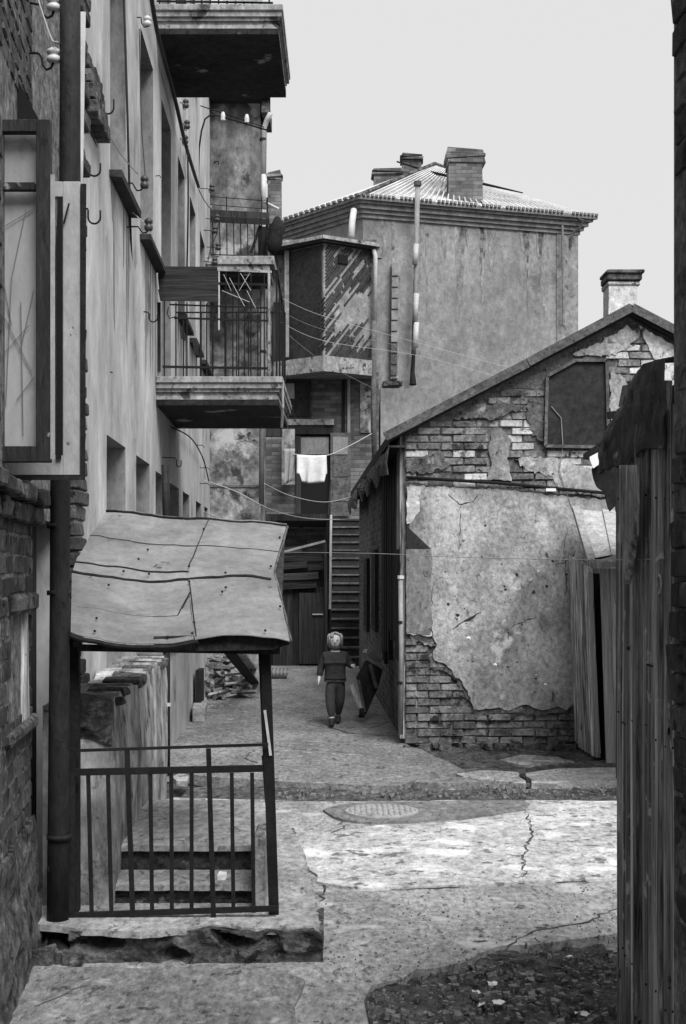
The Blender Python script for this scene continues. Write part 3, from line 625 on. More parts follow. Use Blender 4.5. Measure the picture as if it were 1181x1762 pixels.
for (px, w, h) in []:   # facing stones of the rough front
    c = P(px, 1628, 6.16); s_ = 6.16/F; m = MB(); n = 9
    ring = [Vector((c.x+w*s_*.55*math.cos(2*math.pi*i/n)*rgp.uniform(.8, 1.1), 6.205, .055+h*s_*.6*math.sin(2*math.pi*i/n)*rgp.uniform(.8, 1.05))) for i in range(n)]
    top = [Vector((c.x+(p.x-c.x)*.7, 6.155+rgp.uniform(-.012, .012), .055+(p.z-.055)*.7)) for p in ring]
    m.v = ring+top; m.f = [(i, (i+1) % n, n+(i+1) % n, n+i) for i in range(n)]+[tuple(range(n, 2*n))]; m.m = [0]*len(m.f)
    m.build('facing_stone', M['stone'], PS)
# steps
def slabp(x0, x1, y0, y1, z0, z1, mat, name, sd):
    o2 = rough_outline([(x0, y0), (x1, y0), (x1, y1), (x0, y1)], .03, .007, seed=sd); m = MB(); m.plate([(p[0], p[1], z1) for p in o2], (0, 0, z0-z1)); return m.build(name, mat, PS)
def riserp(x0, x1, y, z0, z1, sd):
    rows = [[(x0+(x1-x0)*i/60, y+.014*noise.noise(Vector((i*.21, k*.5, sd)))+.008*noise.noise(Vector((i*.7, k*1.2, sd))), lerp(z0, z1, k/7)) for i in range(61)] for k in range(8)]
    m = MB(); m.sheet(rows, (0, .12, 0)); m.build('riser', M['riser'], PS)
def lerp(a, b, t): return a+(b-a)*t
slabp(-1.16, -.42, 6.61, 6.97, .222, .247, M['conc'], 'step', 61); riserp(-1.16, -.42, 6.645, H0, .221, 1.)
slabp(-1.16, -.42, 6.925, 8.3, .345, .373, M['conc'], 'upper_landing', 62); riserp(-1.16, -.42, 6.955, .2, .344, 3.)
m = MB(); m.box(-.415, -.365, 6.5, 6.9, H0+.001, .50, j=.01); m.build('cheek_block', M['conc'], PS, bevel=.01)
# small stone on the step
m = MB(); m.box(-.60, -.56, 6.72, 6.77, .245, .28, j=.012); tag(m.build('pebble', M['litter']), 'small pale stone on the lower porch step', 'stone')
RZ = 6.38
RL = thing('iron_railing', 'black iron railing of upright bars at the front edge of the porch', 'railing', (-.78, RZ, H0))
def rr(name, a, b, w, h): m = MB(); m.beam(P(*a, RZ), P(*b, RZ), w, h); m.build(name, M['iron'], RL)
rr('top_rail', (118, 1292), (462, 1281), .022, .012); rr('middle_rail', (118, 1329), (452, 1322), .022, .030); rr('bottom_rail', (118, 1575), (478, 1563), .022, .024)
for px, x2 in [(152, 158), (186, 192), (259, 262), (295, 296), (330, 330), (399, 402), (434, 437)]:
    m = MB(); m.beam(P(px, 1330, RZ), P(x2, 1570, RZ), .017, .017, up=(0, 1, 0)); m.build('bar', M['iron'], RL)
for px, x2 in [(219, 229), (359, 368)]:
    m = MB(); m.beam(P(px, 1288, RZ), P(x2, 1588, RZ), .021, .021, up=(0, 1, 0)); m.build('post', M['iron'], RL)
m = MB(); m.beam(P(123, 1288, RZ), P(123, 1592, RZ), .03, .03, up=(0, 1, 0)); m.build('post', M['iron'], RL)
AW = thing('porch_awning', 'sagging sheet metal awning on iron posts over the porch', 'awning', (-.75, 6.9, 0))
def post(a, b, Z, w, name='post', mat='iron'): m = MB(); m.beam(P(*a, Z), P(*b, Z), w, w, up=(0, 1, 0)); m.build(name, M[mat], AW)
post((457, 1112), (472, 1580), RZ+.06, .045); post((450, 1112), (458, 1300), RZ+.3, .03); post((455, 1300), (470, 1500), RZ+.3, .025)
post((128, 1096), (128, 1585), RZ+.12, .05, mat='awnd')
m = MB(); m.beam(P(456, 1222, RZ+.03), P(466, 1300, RZ+.03), .012, .006, up=(0, 1, 0)); m.build('tin_strip', M['zinc'], AW)
# sheets: four fields, separated by raised seams, sagging between supports
def lerp(a, b, t): return a+(b-a)*t
def awn_pt(u, v):
    """u 0..1 left-right, v 0..1 back-front"""
    Lk = [(0, 185, 881, 7.5), (.42, 133, 962, 7.02), (.52, 124, 985, 6.88), (1, 122, 1089, 6.28)]
    Rk = [(0, 494, 906, 7.5), (.40, 470, 986, 6.95), (.50, 476, 1000, 6.85), (1, 500, 1104, 6.25)]
    def kk(K):
        for i in range(len(K)-1):
            if v <= K[i+1][0]+1e-9:
                a = (v-K[i][0])/(K[i+1][0]-K[i][0]); return [lerp(K[i][j], K[i+1][j], a) for j in (1, 2, 3)]
    l = kk(Lk); r = kk(Rk); Z = lerp(l[2], r[2], u); x = lerp(l[0], r[0], u); y = lerp(l[1], r[1], u)
    y += 20*math.sin(math.pi*min(1, u/.62))*(.1+.9*v)*(1 if u < .62 else 0)*(.8 if v > .5 else .35) - (8*math.sin(math.pi*(u-.62)/.38)*v if u > .62 else 0)
    return P(x, y, Z)+Vector((0, 0, .012*noise.noise(Vector((u*4, v*6, 0)))+.006*noise.noise(Vector((u*12, v*14, 5)))))
for k, (u0, u1, v0, v1, lift) in enumerate([(0, .575, 0, .415, .012), (.565, 1, 0, .415, .016), (0, .575, .405, .51, .006), (.565, 1, .405, .51, .008), (0, .575, .50, .76, .0), (0, .56, .75, 1, .006), (.565, 1, .50, 1., .003)]):
    rows = [[awn_pt(lerp(u0, u1, i/18), lerp(v0, v1, q/8))+Vector((0, -.0, lift-(.012*(q/8)**3 if v1 < .8 else 0))) for i in range(19)] for q in range(9)]
    m = MB(); m.sheet(rows, (0, 0, -.004)); m.build('roofing_sheet', M['awning'], AW)
def seam(pts, r=.006, name='seam'): m = MB(); m.tube([awn_pt(u, v)+Vector((0, -.006, dz)) for u, v, dz in pts], r, 5); m.build(name, M['awnd'], AW)
seam([(i/20*.57, .445+.035*math.sin(i/20*3.1)*0+.02*i/20, .0) for i in range(21)], .007)
seam([(i/20*.575, .515, .0) for i in range(21)], .009)
seam([(.575+i/20*.40, .515-.02*i/20, .002) for i in range(21)], .009)
seam([(i/20*.50, .77+.02*i/20, .0) for i in range(21)], .0045)
seam([(.50+.07*i/6, .79-.17*i/6, .0) for i in range(7)], .0045)
seam([(i/20, .015, .014) for i in range(21)], .007, 'back_edge')
seam([(.57, .02+.4*i/10, .012) for i in range(11)], .003)
seam([(.573, .52+.46*i/10, .0) for i in range(11)], .0035)
seam([(i/20, .24, .012) for i in range(21)], .002)
m = MB(); m.tube([awn_pt(1, i/16)+Vector((.004, -.004, .006*math.sin(i*2.1))) for i in range(17)], .0055, 6); m.build('right_edge', M['fascia'], AW)
m = MB(); m.tube([awn_pt(i/24*.58, 1)+Vector((0, -.006, -.012)) for i in range(25)], .012, 6); m.build('front_edge', M['awnd'], AW)
for (u_, v_) in [(.57, q/9) for q in (1, 4, 5, 8)]+[(q/8, .50) for q in (2, 3, 6)]+[(q/9, .975) for q in (1, 4, 5, 8)]+[(.985, q/8) for q in (1, 3, 6)]+[(.33, .31), (.31, .40), (.72, .66), (.74, .63), (.18, .6), (.12, .88)]:
    c = awn_pt(min(u_, .99), v_)+Vector((0, -.008, .016)); m = MB(); m.tube([c, c+Vector((0, -.004, .004))], .006, 6); m.build('nail_head', M['iron'], AW)
m = MB(); m.hexa([P(265, 1122, 6.3), P(470, 1118, 6.3), P(470, 1118, 6.34), P(265, 1122, 6.34), P(265, 1095, 6.3), P(470, 1089, 6.3), P(470, 1089, 6.34), P(265, 1095, 6.34)]); m.build('front_board', M['fasc2'], AW)
m = MB(); m.add([P(470, 1118, 6.3), P(500, 1108, 6.26), P(470, 1089, 6.3), P(470, 1118, 7.4), P(498, 1108, 7.4), P(470, 1000, 7.4)], [(0, 1, 2), (3, 5, 4), (0, 3, 4, 1), (1, 4, 5, 2)]); m.build('end_board', M['fasc2'], AW)
for a, b in [((-1.22, 6.4, 1.40), (-1.3, 7.45, 1.95)), ((-.31, 6.4, 1.37), (-.33, 7.45, 1.93)), ((-1.25, 7.45, 1.95), (-.33, 7.45, 1.93)), ((-1.22, 6.42, 1.385), (-.31, 6.42, 1.37))]:
    m = MB(); m.beam(a, b, .04, .03); m.build('rafter', M['woodd'], AW)

# ================================================================== WING WITH STAINED WALL (faces the camera)
WG = thing('stained_wing', 'tall narrow house wing with blotchy peeling plaster behind the balcony', 'building', (-1.5, 21, 0))
m = MB(); xa, xb = P(356, 0, 19.6).x, P(448, 0, 19.6).x; zt = P(0, 172, 19.6).z; zm = P(0, 460, 19.6).z
m.box(-3.5, xb, 19.6, 21, 0, zm); m.build('lower_wall', M['stain'], WG)
m = MB(); m.box(-3.5, xb, 19.6, 21, zm+.001, zt); m.build('upper_wall', M['stain2'], WG)
m = MB(); m.hexa([(-3.6, 19.3, zt-.05), (xb+.16, 19.3, zt-.05), (xb+.1, 20.4, zt-.05), (-3.6, 20.4, zt-.05), (-3.6, 19.4, zt+.6), (xb-.4, 19.4, zt+.15), (xb-.4, 20.3, zt+.15), (-3.6, 20.4, zt+.6)]); m.build('roof', M['roofd'], WG)
m = MB(); m.box(xb+.03, xb+.13, 19.4, 20.3, zt-.24, zt-.06); m.build('cornice', M['stone'], WG)
m = MB(); m.box(-2.0, xb+.012, 19.585, 19.598, P(0, 836, 19.6).z-.02, P(0, 836, 19.6).z+.01); m.build('string_course', M['fascia'], WG)
m = MB(); m.tube([P(466, 195, 19.3), P(460, 206, 19.35), P(455, 220, 19.4), P(454, 300, 19.4)], .036, 10); dw = m.build('downpipe', M['zinc'], WG, smooth=True)
m = MB(); m.tube([P(454, 300, 19.4), P(454, 360, 19.4)], .034, 10); m.build('pipe_length', M['zinc'], dw, smooth=True)
m = MB(); m.tube([P(453, 360, 19.4), P(452, 600, 19.4), P(450, 868, 19.4)], .038, 10); m.build('lower_length', M['greypipe'], dw, smooth=True)
for y in (240, 605, 700): m = MB(); m.tube([P(453, y-2, 19.4), P(453, y+2, 19.4)], .048, 10); m.build('pipe_collar', M['pipe'], dw)
m = MB(); m.tube([P(369, 281, 19.5), P(370, 278, 19.4), P(376, 278, 19.4), P(377, 283, 19.4)], .01, 5); m.build('staple', M['iron'], WG)
# balcony of the wing
Z3 = 18.6
m = MB(); x0, x1 = P(362, 0, Z3).x, P(472, 0, Z3).x; hb = P(0, 455, Z3).z; m.box(x0-.1, x1, Z3, 19.59, hb, P(0, 440, Z3).z); bw_ = m.build('balcony', M['slab'], WG, bevel=.008)
m = MB(); m.box(x0-.1, x1-.06, Z3+.03, 19.59, hb-.08, hb-.002); m.build('moulding', M['slab'], bw_)
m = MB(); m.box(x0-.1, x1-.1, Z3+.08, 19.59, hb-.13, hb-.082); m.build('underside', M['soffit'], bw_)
for y, w in [(338, .008), (352, .007), (438, .012)]: rail(bw_, P(362, y, Z3+.05), P(461, y+8 if y < 400 else y+3, Z3+.05), w*1.5, w)
for px in range(366, 462, 12): bar(bw_, P(px, 338, Z3+.05) if px % 5 == 0 else P(px, 380, Z3+.05), P(px+1, 440, Z3+.05), .007)
for k in range(2): m = MB(); m.beam(P(362, 366+k*11, Z3+.02), P(464, 371+k*11, Z3+.02), .012, .08); m.build('plank', M['woodd'], bw_)
bar(bw_, P(460, 340, Z3+.05), P(460, 442, Z3+.05), .012, 'corner_post'); bar(bw_, P(448, 388, Z3+.1), P(432, 435, Z3+.1), .02, 'prop', 'woodd')
m = MB(); m.beam(P(452, 390, Z3+.3), P(452, 440, Z3+.3), .12, .02, up=(0, 1, 0)); m.build('plank', M['woodd'], bw_)
m = MB(); m.tube([P(452, 346, Z3+.1), P(480, 360, Z3+.1)], .02, 6); m.build('slanting_stick', M['zinc'], bw_)
c = P(474, 405, Z3+.1); m = MB(); prof = [(-.25, .03), (-.2, .08), (-.1, .12), (.02, .10), (.10, .115), (.18, .07), (.25, .03)]
m.tube([c+Vector((.03*math.sin(q*9), 0, q)) for q, _ in prof], [r_ for _, r_ in prof], 12); tag(m.build('hanging_sack', M['awnd'], smooth=True), 'dark bulging sack hanging on the far balcony corner', 'sack')

# ================================================================== FAR CORNER HOUSE
FH = thing('corner_house', 'tall pale plastered house with heavy cornice and hipped metal roof in the distance', 'building', (2, 33, 0))
A = Vector((.446, 31.0)); B = Vector((5.46, 32.62)); D = Vector((-2.2, 34.3)); H1 = 9.96; E = B+(D-A)
def prism(m, poly, z0, z1, mi=0):
    n = len(poly); m.add([(p[0], p[1], z0) for p in poly]+[(p[0], p[1], z1) for p in poly], [tuple(range(n-1, -1, -1)), tuple(range(n, 2*n))]+[(i, (i+1) % n, n+(i+1) % n, n+i) for i in range(n)], mi)
def offset(o):
    ex = (B-A).normalized(); nf = Vector((ex.y, -ex.x)); el = (D-A).normalized(); nl = Vector((el.y, -el.x))
    if nl.x > 0: nl = -nl
    # solve corners
    def ins(p, d, q, e):
        a = d.x*(-e.y)-d.y*(-e.x); t = ((q.x-p.x)*(-e.y)-(q.y-p.y)*(-e.x))/a; return p+d*t
    a_ = ins(A+nf*o, ex, A+nl*o, el); b_ = ins(B+nf*o, ex, B-nl*o, el); e_ = ins(E-nf*o, ex, E-nl*o, el); d_ = ins(D-nf*o, ex, D+nl*o, el)
    return [a_, b_, e_, d_]
m = MB(); prism(m, offset(0), 0, H1-.42); m.build('wall', M['farwall'], FH)
hh = H1-.42
for (o, th) in [(.05, .09), (.10, .09), (.16, .10), (.22, .06), (.28, .075)]:
    m = MB(); prism(m, offset(o), hh, hh+th-.002); m.build('cornice_band', M['farmould'], FH); hh += th
# dentil course of roof edge
q = offset(.30); 
m = MB(); n = 60
for i in range(n):
    if R.random() < .07: continue
    a, b = q[0].lerp(q[1], i/n), q[0].lerp(q[1], (i+.6)/n); m.beam((a.x, a.y, hh+.02), (b.x, b.y, hh+.02), .05, .05)
for i in range(24):
    a, b = q[0].lerp(q[3], i/24), q[0].lerp(q[3], (i+.6)/24); m.beam((a.x, a.y, hh+.02), (b.x, b.y, hh+.02), .05, .05)
struct(m.build('roof_edge', M['farmould'], FH), 'stuff')
# hipped roof with tile rows
q = offset(.22); pk = P(748, 284, 34.0); pk2 = P(830, 315, 36.0)
m = MB(); vs = [(p.x, p.y, hh) for p in q]+[pk, pk2]; m.add(vs, [(0, 1, 5, 4), (1, 2, 5), (2, 3, 4, 5), (3, 0, 4)]); rf = m.build('roof', M['roofpale'], FH)
m = MB()
for (a, b, c, e) in [(Vector(vs[0]), Vector(vs[1]), pk, pk2)]:
    for i in range(1, 36):
        f_ = i/36; s0 = a.lerp(b, f_); apex = c.lerp(e, f_); m.tube([s0+Vector((0, -.01, .02)), s0.lerp(apex, .98)+Vector((0, -.01, .02))], .017, 4)
a = Vector(vs[0]); b = Vector(vs[3])
for i in range(1, 22):
    s0 = a.lerp(b, i/22); m.tube([s0+Vector((0, 0, .02)), s0.lerp(pk, 1-i/40)+Vector((0, 0, .02))], .025, 4)
ri = m.build('roof_ribs', M['roofpale'], rf)
m = MB(); m.tube([a+Vector((0, 0, .03)), pk+Vector((0, 0, .03))], .05, 6); m.tube([pk+Vector((0, 0, .03)), pk2+Vector((0, 0, .03))], .05, 6); m.build('ridge_cap', M['stone'], rf)
def chimney(own, x0, x1, yt, yb, Z, capw, name='chimney', mat='brickfar_x', cap=18):
    a, b = P(x0, 0, Z).x, P(x1, 0, Z).x; w = b-a; m = MB(); m.hexa([(a-.02, Z, P(0, yb, Z).z), (b+.02, Z, P(0, yb, Z).z), (b, Z+w, P(0, yb, Z).z), (a, Z+w, P(0, yb, Z).z), (a, Z, P(0, yt+cap, Z).z), (b, Z, P(0, yt+cap, Z).z), (b, Z+w, P(0, yt+cap, Z).z), (a, Z+w, P(0, yt+cap, Z).z)])
    o = m.build(name, M[mat], own); s_ = Z/F; zz = P(0, yt+cap, Z).z+.002; k = 3
    for i in range(k):
        e = capw*s_*(1, 1.3, .7)[i]; hc = cap*s_/k; mm = MB(); mm.box(a-e, b+e, Z-e, Z+w+e, zz, zz+hc-.003, j=.04); mm.build('cap_course', M[mat], o, bevel=.012); zz += hc
    return o
chimney(FH, 773, 830, 255, 352, 32.2, 4, cap=26)
chimney(FH, 693, 725, 263, 300, 36.5, 3, cap=12)
chimney(FH, 644, 690, 290, 320, 36.0, 4, cap=9)
m = MB(); m.tube([P(683, 278, 33.8), P(740, 296, 33.6), P(830, 316, 33.2), P(900, 332, 33.4)], [.02, .035, .035, .015], 6); m.build('roof_pole', M['iron'], FH)
m = MB(); m.tube([P(719, 314, 30.95), P(716, 480, 31.1), P(712, 610, 31.15)], .055, 10); vp = m.build('flue_pipe', M['greypipe'], FH, smooth=True)
for a, b in [(420, 455), (505, 553), (555, 598)]: m = MB(); m.tube([P(717, a, 31.0), P(714, b, 31.0)], .062, 10); m.build('pale_length', M['zinc'], vp, smooth=True)
m = MB(); m.tube([P(719, 320, 30.95), P(719, 312, 30.95)], .085, 10); m.build('flue_cap', M['fascia'], vp)
m = MB(); m.tube([P(712, 610, 31.1), P(710, 640, 31.1), P(711, 662, 31.05)], [.04, .05, .08], 8); m.build('rusty_end', M['iron'], vp)
for (pts_, mt) in [([(800, 388), (838, 392), (836, 418), (806, 410)], 'plasterg'), ([(735, 470), (760, 462), (770, 500), (742, 505)], 'stain2')]:
    pass
for k in range(16):    # drip stains below the cornice
    u = R.uniform(.02, .9); p = A.lerp(B, u); q_ = (B-A).normalized(); n0 = Vector((q_.y, -q_.x)); w_ = R.uniform(.03, .16); L_ = R.uniform(.4, 2.2); z1 = H1-.425
    m = MB(); ln = []; rn = []
    for i in range(9):
        f_ = i/8; ww = w_*(1-f_)**.6*(1+.3*noise.noise(Vector((k, f_*5, 0)))); c_ = p+n0*.006; dx = .03*noise.noise(Vector((k*3, f_*3, 1)))
        ln.append(Vector((c_.x+q_.x*(dx-ww), c_.y+q_.y*(dx-ww), z1-L_*f_))); rn.append(Vector((c_.x+q_.x*(dx+ww), c_.y+q_.y*(dx+ww), z1-L_*f_)))
    m.v = ln+rn; m.f = [(i, i+1, 9+i+1, 9+i) for i in range(8)]; m.m = [0]*8; m.build('drip_stain', M['farstain'], FH, fix=False)
# narrow slot window
o = MB(); o.hexa([P(672, 652, 31.02), P(686, 650, 31.02), P(686, 650, 31.2), P(672, 652, 31.2), P(674, 453, 31.02), P(690, 453, 31.02), P(690, 453, 31.2), P(674, 453, 31.2)]); sw = o.build('slot_window', M['farstain'], FH)
for k in range(10):
    a, b = 458+k*19, 474+k*19; o = MB(); o.hexa([P(675-.25*k, b, 30.98), P(686-.25*k, b, 30.98), P(686-.25*k, b, 31.01), P(675-.25*k, b, 31.01), P(675-.25*k, a, 30.98), P(686-.25*k, a, 30.98), P(686-.25*k, a, 31.01), P(675-.25*k, a, 31.01)]); o.build('pane', M['lath' if k < 7 else 'fascia'], sw)
o = MB(); o.box(P(660, 0, 31).x, P(692, 0, 31).x, 30.9, 31.2, P(0, 664, 31).z, P(0, 655, 31).z, j=.02); o.build('sill', M['stone'], FH)
# right-hand quoin strip, slightly proud
ex = (B-A).normalized(); nf = Vector((ex.y, -ex.x)); a = B-ex*.52+nf*.03; b = B+nf*.03
m = MB(); prism(m, [a, b+ex*.03, b+ex*.03-nf*.2, a-nf*.2], 0, H1-.43); m.build('corner_strip', M['lath'], FH)
m = MB(); m.tube([P(968, 388, 32.3), P(970, 560, 32.3)], .03, 6); m.build('downpipe', M['farmould'], FH)
m = MB(); m.tube([P(992, 374, 32.4), P(1004, 380, 32.3), P(998, 392, 32.35), P(985, 402, 32.45), P(982, 425, 32.5)], .03, 6); m.build('gutter_spout', M['fascia'], FH)
# behind-left chimney
m = thing('far_chimney', 'brick chimney just visible beside the pale downpipe', 'chimney', P(472, 360, 34))
chimney(m, 461, 484, 295, 400, 34, 1.2, name='stack', cap=14)

# ================================================================== REAR STAIR HOUSE with bay
RH = thing('rear_house', 'dark brick rear house with an overhanging bay, landing door and shuttered window', 'building', (-.6, 29.8, 0))
ZR = 29.7
m = MB(); xl, xr = P(440, 0, ZR).x, P(652, 0, ZR).x; m.box(xl, xr, ZR, 31.4, 0, P(0, 640, ZR).z); m.build('wall', M['brickfar_x'], RH)
m = MB(); m.box(xl, P(648, 0, ZR).x, ZR+.01, 31.4, P(0, 640, ZR).z+.002, P(0, 412, ZR).z); m.build('upper_wall', M['stain2'], RH)
m = MB(); m.box(P(655, 0, 30.4).x, P(760, 0, 30.4).x, 30.4, 30.9, 0, P(0, 668, 30.4).z, j=.01); m.build('pale_annex', M['farwall'], RH)
cB = P(557, 0, 28.6); lB = P(490, 0, 29.6); rB = P(641, 0, 29.5)
poly = [(lB.x, ZR), (lB.x, 29.45), (cB.x, 28.6), (rB.x, 29.35), (rB.x, ZR)]
def pr2(m, poly, z0, z1, mi=0):
    n = len(poly); m.add([(p[0], p[1], z0) for p in poly]+[(p[0], p[1], z1) for p in poly], [tuple(range(n-1, -1, -1)), tuple(range(n, 2*n))]+[(i, (i+1) % n, n+(i+1) % n, n+i) for i in range(n)], mi)
hb0, hb1, ht = P(0, 640, 28.6).z, P(0, 613, 28.6).z, P(0, 414, 28.6).z
m = MB(); pr2(m, poly, hb1, ht); bay = m.build('bay', M['lath'], RH)
big = [(lB.x-.22, ZR), (lB.x-.22, 29.38), (cB.x, 28.45), (rB.x+.04, 29.2), (rB.x+.04, ZR)]
m = MB(); pr2(m, big, hb0, hb1-.002); m.build('bay_floor_slab', M['slab'], bay)
m = MB(); pr2(m, [(lB.x-.3, ZR), (lB.x-.3, 29.3), (cB.x, 28.38), (rB.x+.15, 29.15), (rB.x+.15, ZR)], ht+.002, ht+.07); m.build('bay_roof', M['slab'], bay)
m = MB(); pr2(m, [(lB.x-.25, ZR), (lB.x-.25, 29.33), (cB.x, 28.43), (rB.x+.1, 29.2), (rB.x+.1, ZR)], ht-.05, ht-.001); m.build('bay_eave', M['roofd'], bay)
# left panel and diagonal laths on right panel
a = Vector((lB.x+.05, 29.42)); b = Vector((cB.x-.03, 28.62)); nn = Vector((b.y-a.y, -(b.x-a.x))).normalized()
if nn.y > 0: nn = -nn
m = MB(); m.hexa([(a.x, a.y, hb1+.02), (b.x, b.y, hb1+.02), (b.x+nn.x*.03, b.y+nn.y*.03, hb1+.02), (a.x+nn.x*.03, a.y+nn.y*.03, hb1+.02), (a.x, a.y, ht-.08), (b.x, b.y, ht-.08), (b.x+nn.x*.03, b.y+nn.y*.03, ht-.08), (a.x+nn.x*.03, a.y+nn.y*.03, ht-.08)]); m.build('dark_panel', M['panel'], bay)
a = Vector((cB.x+.02, 28.62)); b = Vector((rB.x-.02, 29.33)); Lr = (b-a).length; nn = Vector((b.y-a.y, -(b.x-a.x))).normalized()
if nn.y > 0: nn = -nn
rg = random.Random(9)
def bp(u, h, o=.012): p = a+(b-a)*(u/Lr)+nn*o; return Vector((p.x, p.y, h))
hh_ = ht-hb1; k = 0
cc = -hh_+.05
while cc < Lr+.1:
    # lath line: h = (u-cc)*1.15 + hb1
    segs = []; u0 = max(0.02, cc); u1 = min(Lr-.02, cc+hh_/1.15*.97)
    u = u0
    while u < u1-.05:
        w_ = rg.uniform(.15, .5); e = min(u+w_, u1); mid = (u+e)/2; hm = (mid-cc)*1.15
        rel = hm/hh_
        if not (.28 < rel < .52 and mid > .25) and rg.random() < (.9 if (rel > .68 or rel < .3) else .55) and not (mid > Lr*.75 and rel < .6 and rel > .15):
            segs.append((u, e))
        u = e+rg.uniform(0, .06)
    for (s0, s1) in segs:
        k += 1
        if k > 290: break
        m = MB(); m.beam(bp(s0, hb1+(s0-cc)*1.15), bp(s1, hb1+(s1-cc)*1.15), .026, .026, up=nn.to_3d()); m.build('lath', M['lathw'], bay)
    cc += .062
m = MB(); p0 = bp(.30, 0); x = p0.x; m.hexa([bp(.33, ht-.42, .0), bp(.56, ht-.42, .0), bp(.56, ht-.42, .05), bp(.33, ht-.42, .05), bp(.33, ht-.24, .0), bp(.56, ht-.24, .0), bp(.56, ht-.24, .05), bp(.33, ht-.24, .05)]); m.build('vent', M['black'], bay)
m = MB(); m.tube([P(605, 408, 29.3), P(606, 385, 29.5), P(609, 362, 29.8)], .07, 8); m.build('roof_vent_pipe', M['zinc'], bay, smooth=True)
# jagged broken plaster edge at the corner
for i in range(12):
    z = hb1+.15+i*.09+rg.uniform(-.02, .02); 
    if i in (3, ): continue
    m = MB(); m.beam((cB.x-.09, 28.64, z-.05), (cB.x+.03, 28.56, z+.05), .03, .03); m.build('broken_lath', M['lathw'], bay)
# posts left of bay
for px, mt in [(494, 'lath')]: m = MB(); m.beam(P(px, 615, 29.3), P(px, 425, 29.3), .09, .09, up=(0, 1, 0)); m.build('corner_board', M[mt], RH)
m = MB(); m.hexa([P(470, 620, 29.6), P(486, 620, 29.6), P(486, 620, 29.65), P(470, 620, 29.65), P(470, 520, 29.6), P(486, 520, 29.6), P(486, 520, 29.65), P(470, 520, 29.65)]); m.build('side_shutter', M['woodd'], RH)
# drainpipe
m = MB(); m.tube([P(640, 418, 29.2), P(646, 440, 29.2), P(645, 552, 29.2)], .05, 8); dd_ = m.build('downpipe', M['zinc'], RH, smooth=True)
m = MB(); m.tube([P(644, 552, 29.2), P(643, 700, 29.2), P(645, 820, 29.2)], .055, 8); m.build('lower_length', M['fascia'], dd_, smooth=True)
m = MB(); m.tube([P(650, 445, 29.3), P(650, 420, 29.3)], [.1, .13], 10); m.build('rain_hopper', M['lath'], dd_)
# shuttered window, door, pale leaf
def fbox(x0, x1, y0, y1, Z, th, mat, name, own): m = MB(); m.box(P(x0, 0, Z).x, P(x1, 0, Z).x, Z-th, Z, P(0, y1, Z).z, P(0, y0, Z).z); return m.build(name, M[mat], own)
w_ = fbox(488, 536, 655, 722, ZR, .06, 'woodd', 'window', RH)
fbox(493, 507, 660, 686, ZR-.06, .02, 'greypipe', 'pane', w_); fbox(509, 529, 660, 686, ZR-.06, .02, 'panel', 'pane', w_); fbox(493, 507, 690, 716, ZR-.06, .02, 'panel', 'pane', w_); fbox(509, 529, 690, 716, ZR-.06, .02, 'panel', 'pane', w_)
fbox(484, 575, 722, 732, ZR, .12, 'slab', 'ledge', RH)
d_ = fbox(517, 568, 748, 890, ZR, .05, 'black', 'doorway', RH); fbox(518, 566, 752, 782, ZR-.05, .02, 'reveal', 'pale_interior', d_); fbox(510, 518, 745, 890, ZR, .1, 'woodd', 'door_frame', d_); fbox(506, 574, 738, 748, ZR, .14, 'woodd', 'lintel', d_)
dl = fbox(569, 604, 745, 888, ZR-.1, .05, 'fascia', 'door_leaf', RH)
for y in (752, 790, 832): fbox(573, 599, y, y+30, ZR-.15, .015, 'greypipe' if y < 760 else 'fascia', 'door_panel', dl)
fbox(486, 508, 740, 835, ZR-.2, .25, 'stain2', 'pale_pier', RH)
fbox(598, 603, 650, 745, ZR, .05, 'greypipe', 'pale_board', RH); fbox(589, 594, 655, 745, ZR, .05, 'black', 'gap', RH)
fbox(620, 638, 660, 745, ZR, .03, 'stain', 'brick_patch', RH)
fbox(456, 486, 738, 752, ZR-1, .2, 'woodd', 'shelf_board', RH)
# ---- outside stair
ST = thing('outside_staircase', 'steep narrow stone staircase climbing to the upper door of the rear house', 'staircase', (.1, 25, 0))
ns = 17; z0s, z1s = 25.0, 29.3
for i in range(ns):
    za = lerp(z0s, z1s, i/ns); h = 2.78*(i+1)/ns
    m = MB(); m.box(-.22, .36, za+.02, za+.36, 0 if i == 0 else h-.32, h-.035); o = m.build('riser', M['sill'], ST)
    m = MB(); m.box(-.225, .365, za-.015, za+.28, h-.033, h, j=.004); m.build('tread', M['panel' if i%4 == 9 else 'fascia'], ST, bevel=.006)
m = MB(); m.box(-1.6, .4, 29.3, ZR-.01, 2.6, 2.775); m.build('landing', M['slab'], ST)
m = MB(); m.box(-1.7, -.24, 25.4, 29.3, 2.62, 2.74); m.build('side_platform', M['woodd'], ST)
m = MB(); m.box(-.30, -.235, 25.2, 29.3, 0, 2.6); m.build('side_wall', M['black'], ST)
m = MB(); m.tube([P(568, 1048, 25.0), P(570, 886, 25.1)], .022, 8); m.build('pale_post', M['zinc'], ST)
m = MB(); m.tube([(-.26, 25.1, 2.7), (-.26, 29.3, 3.6)], .015, 6); m.build('handrail', M['iron'], ST)
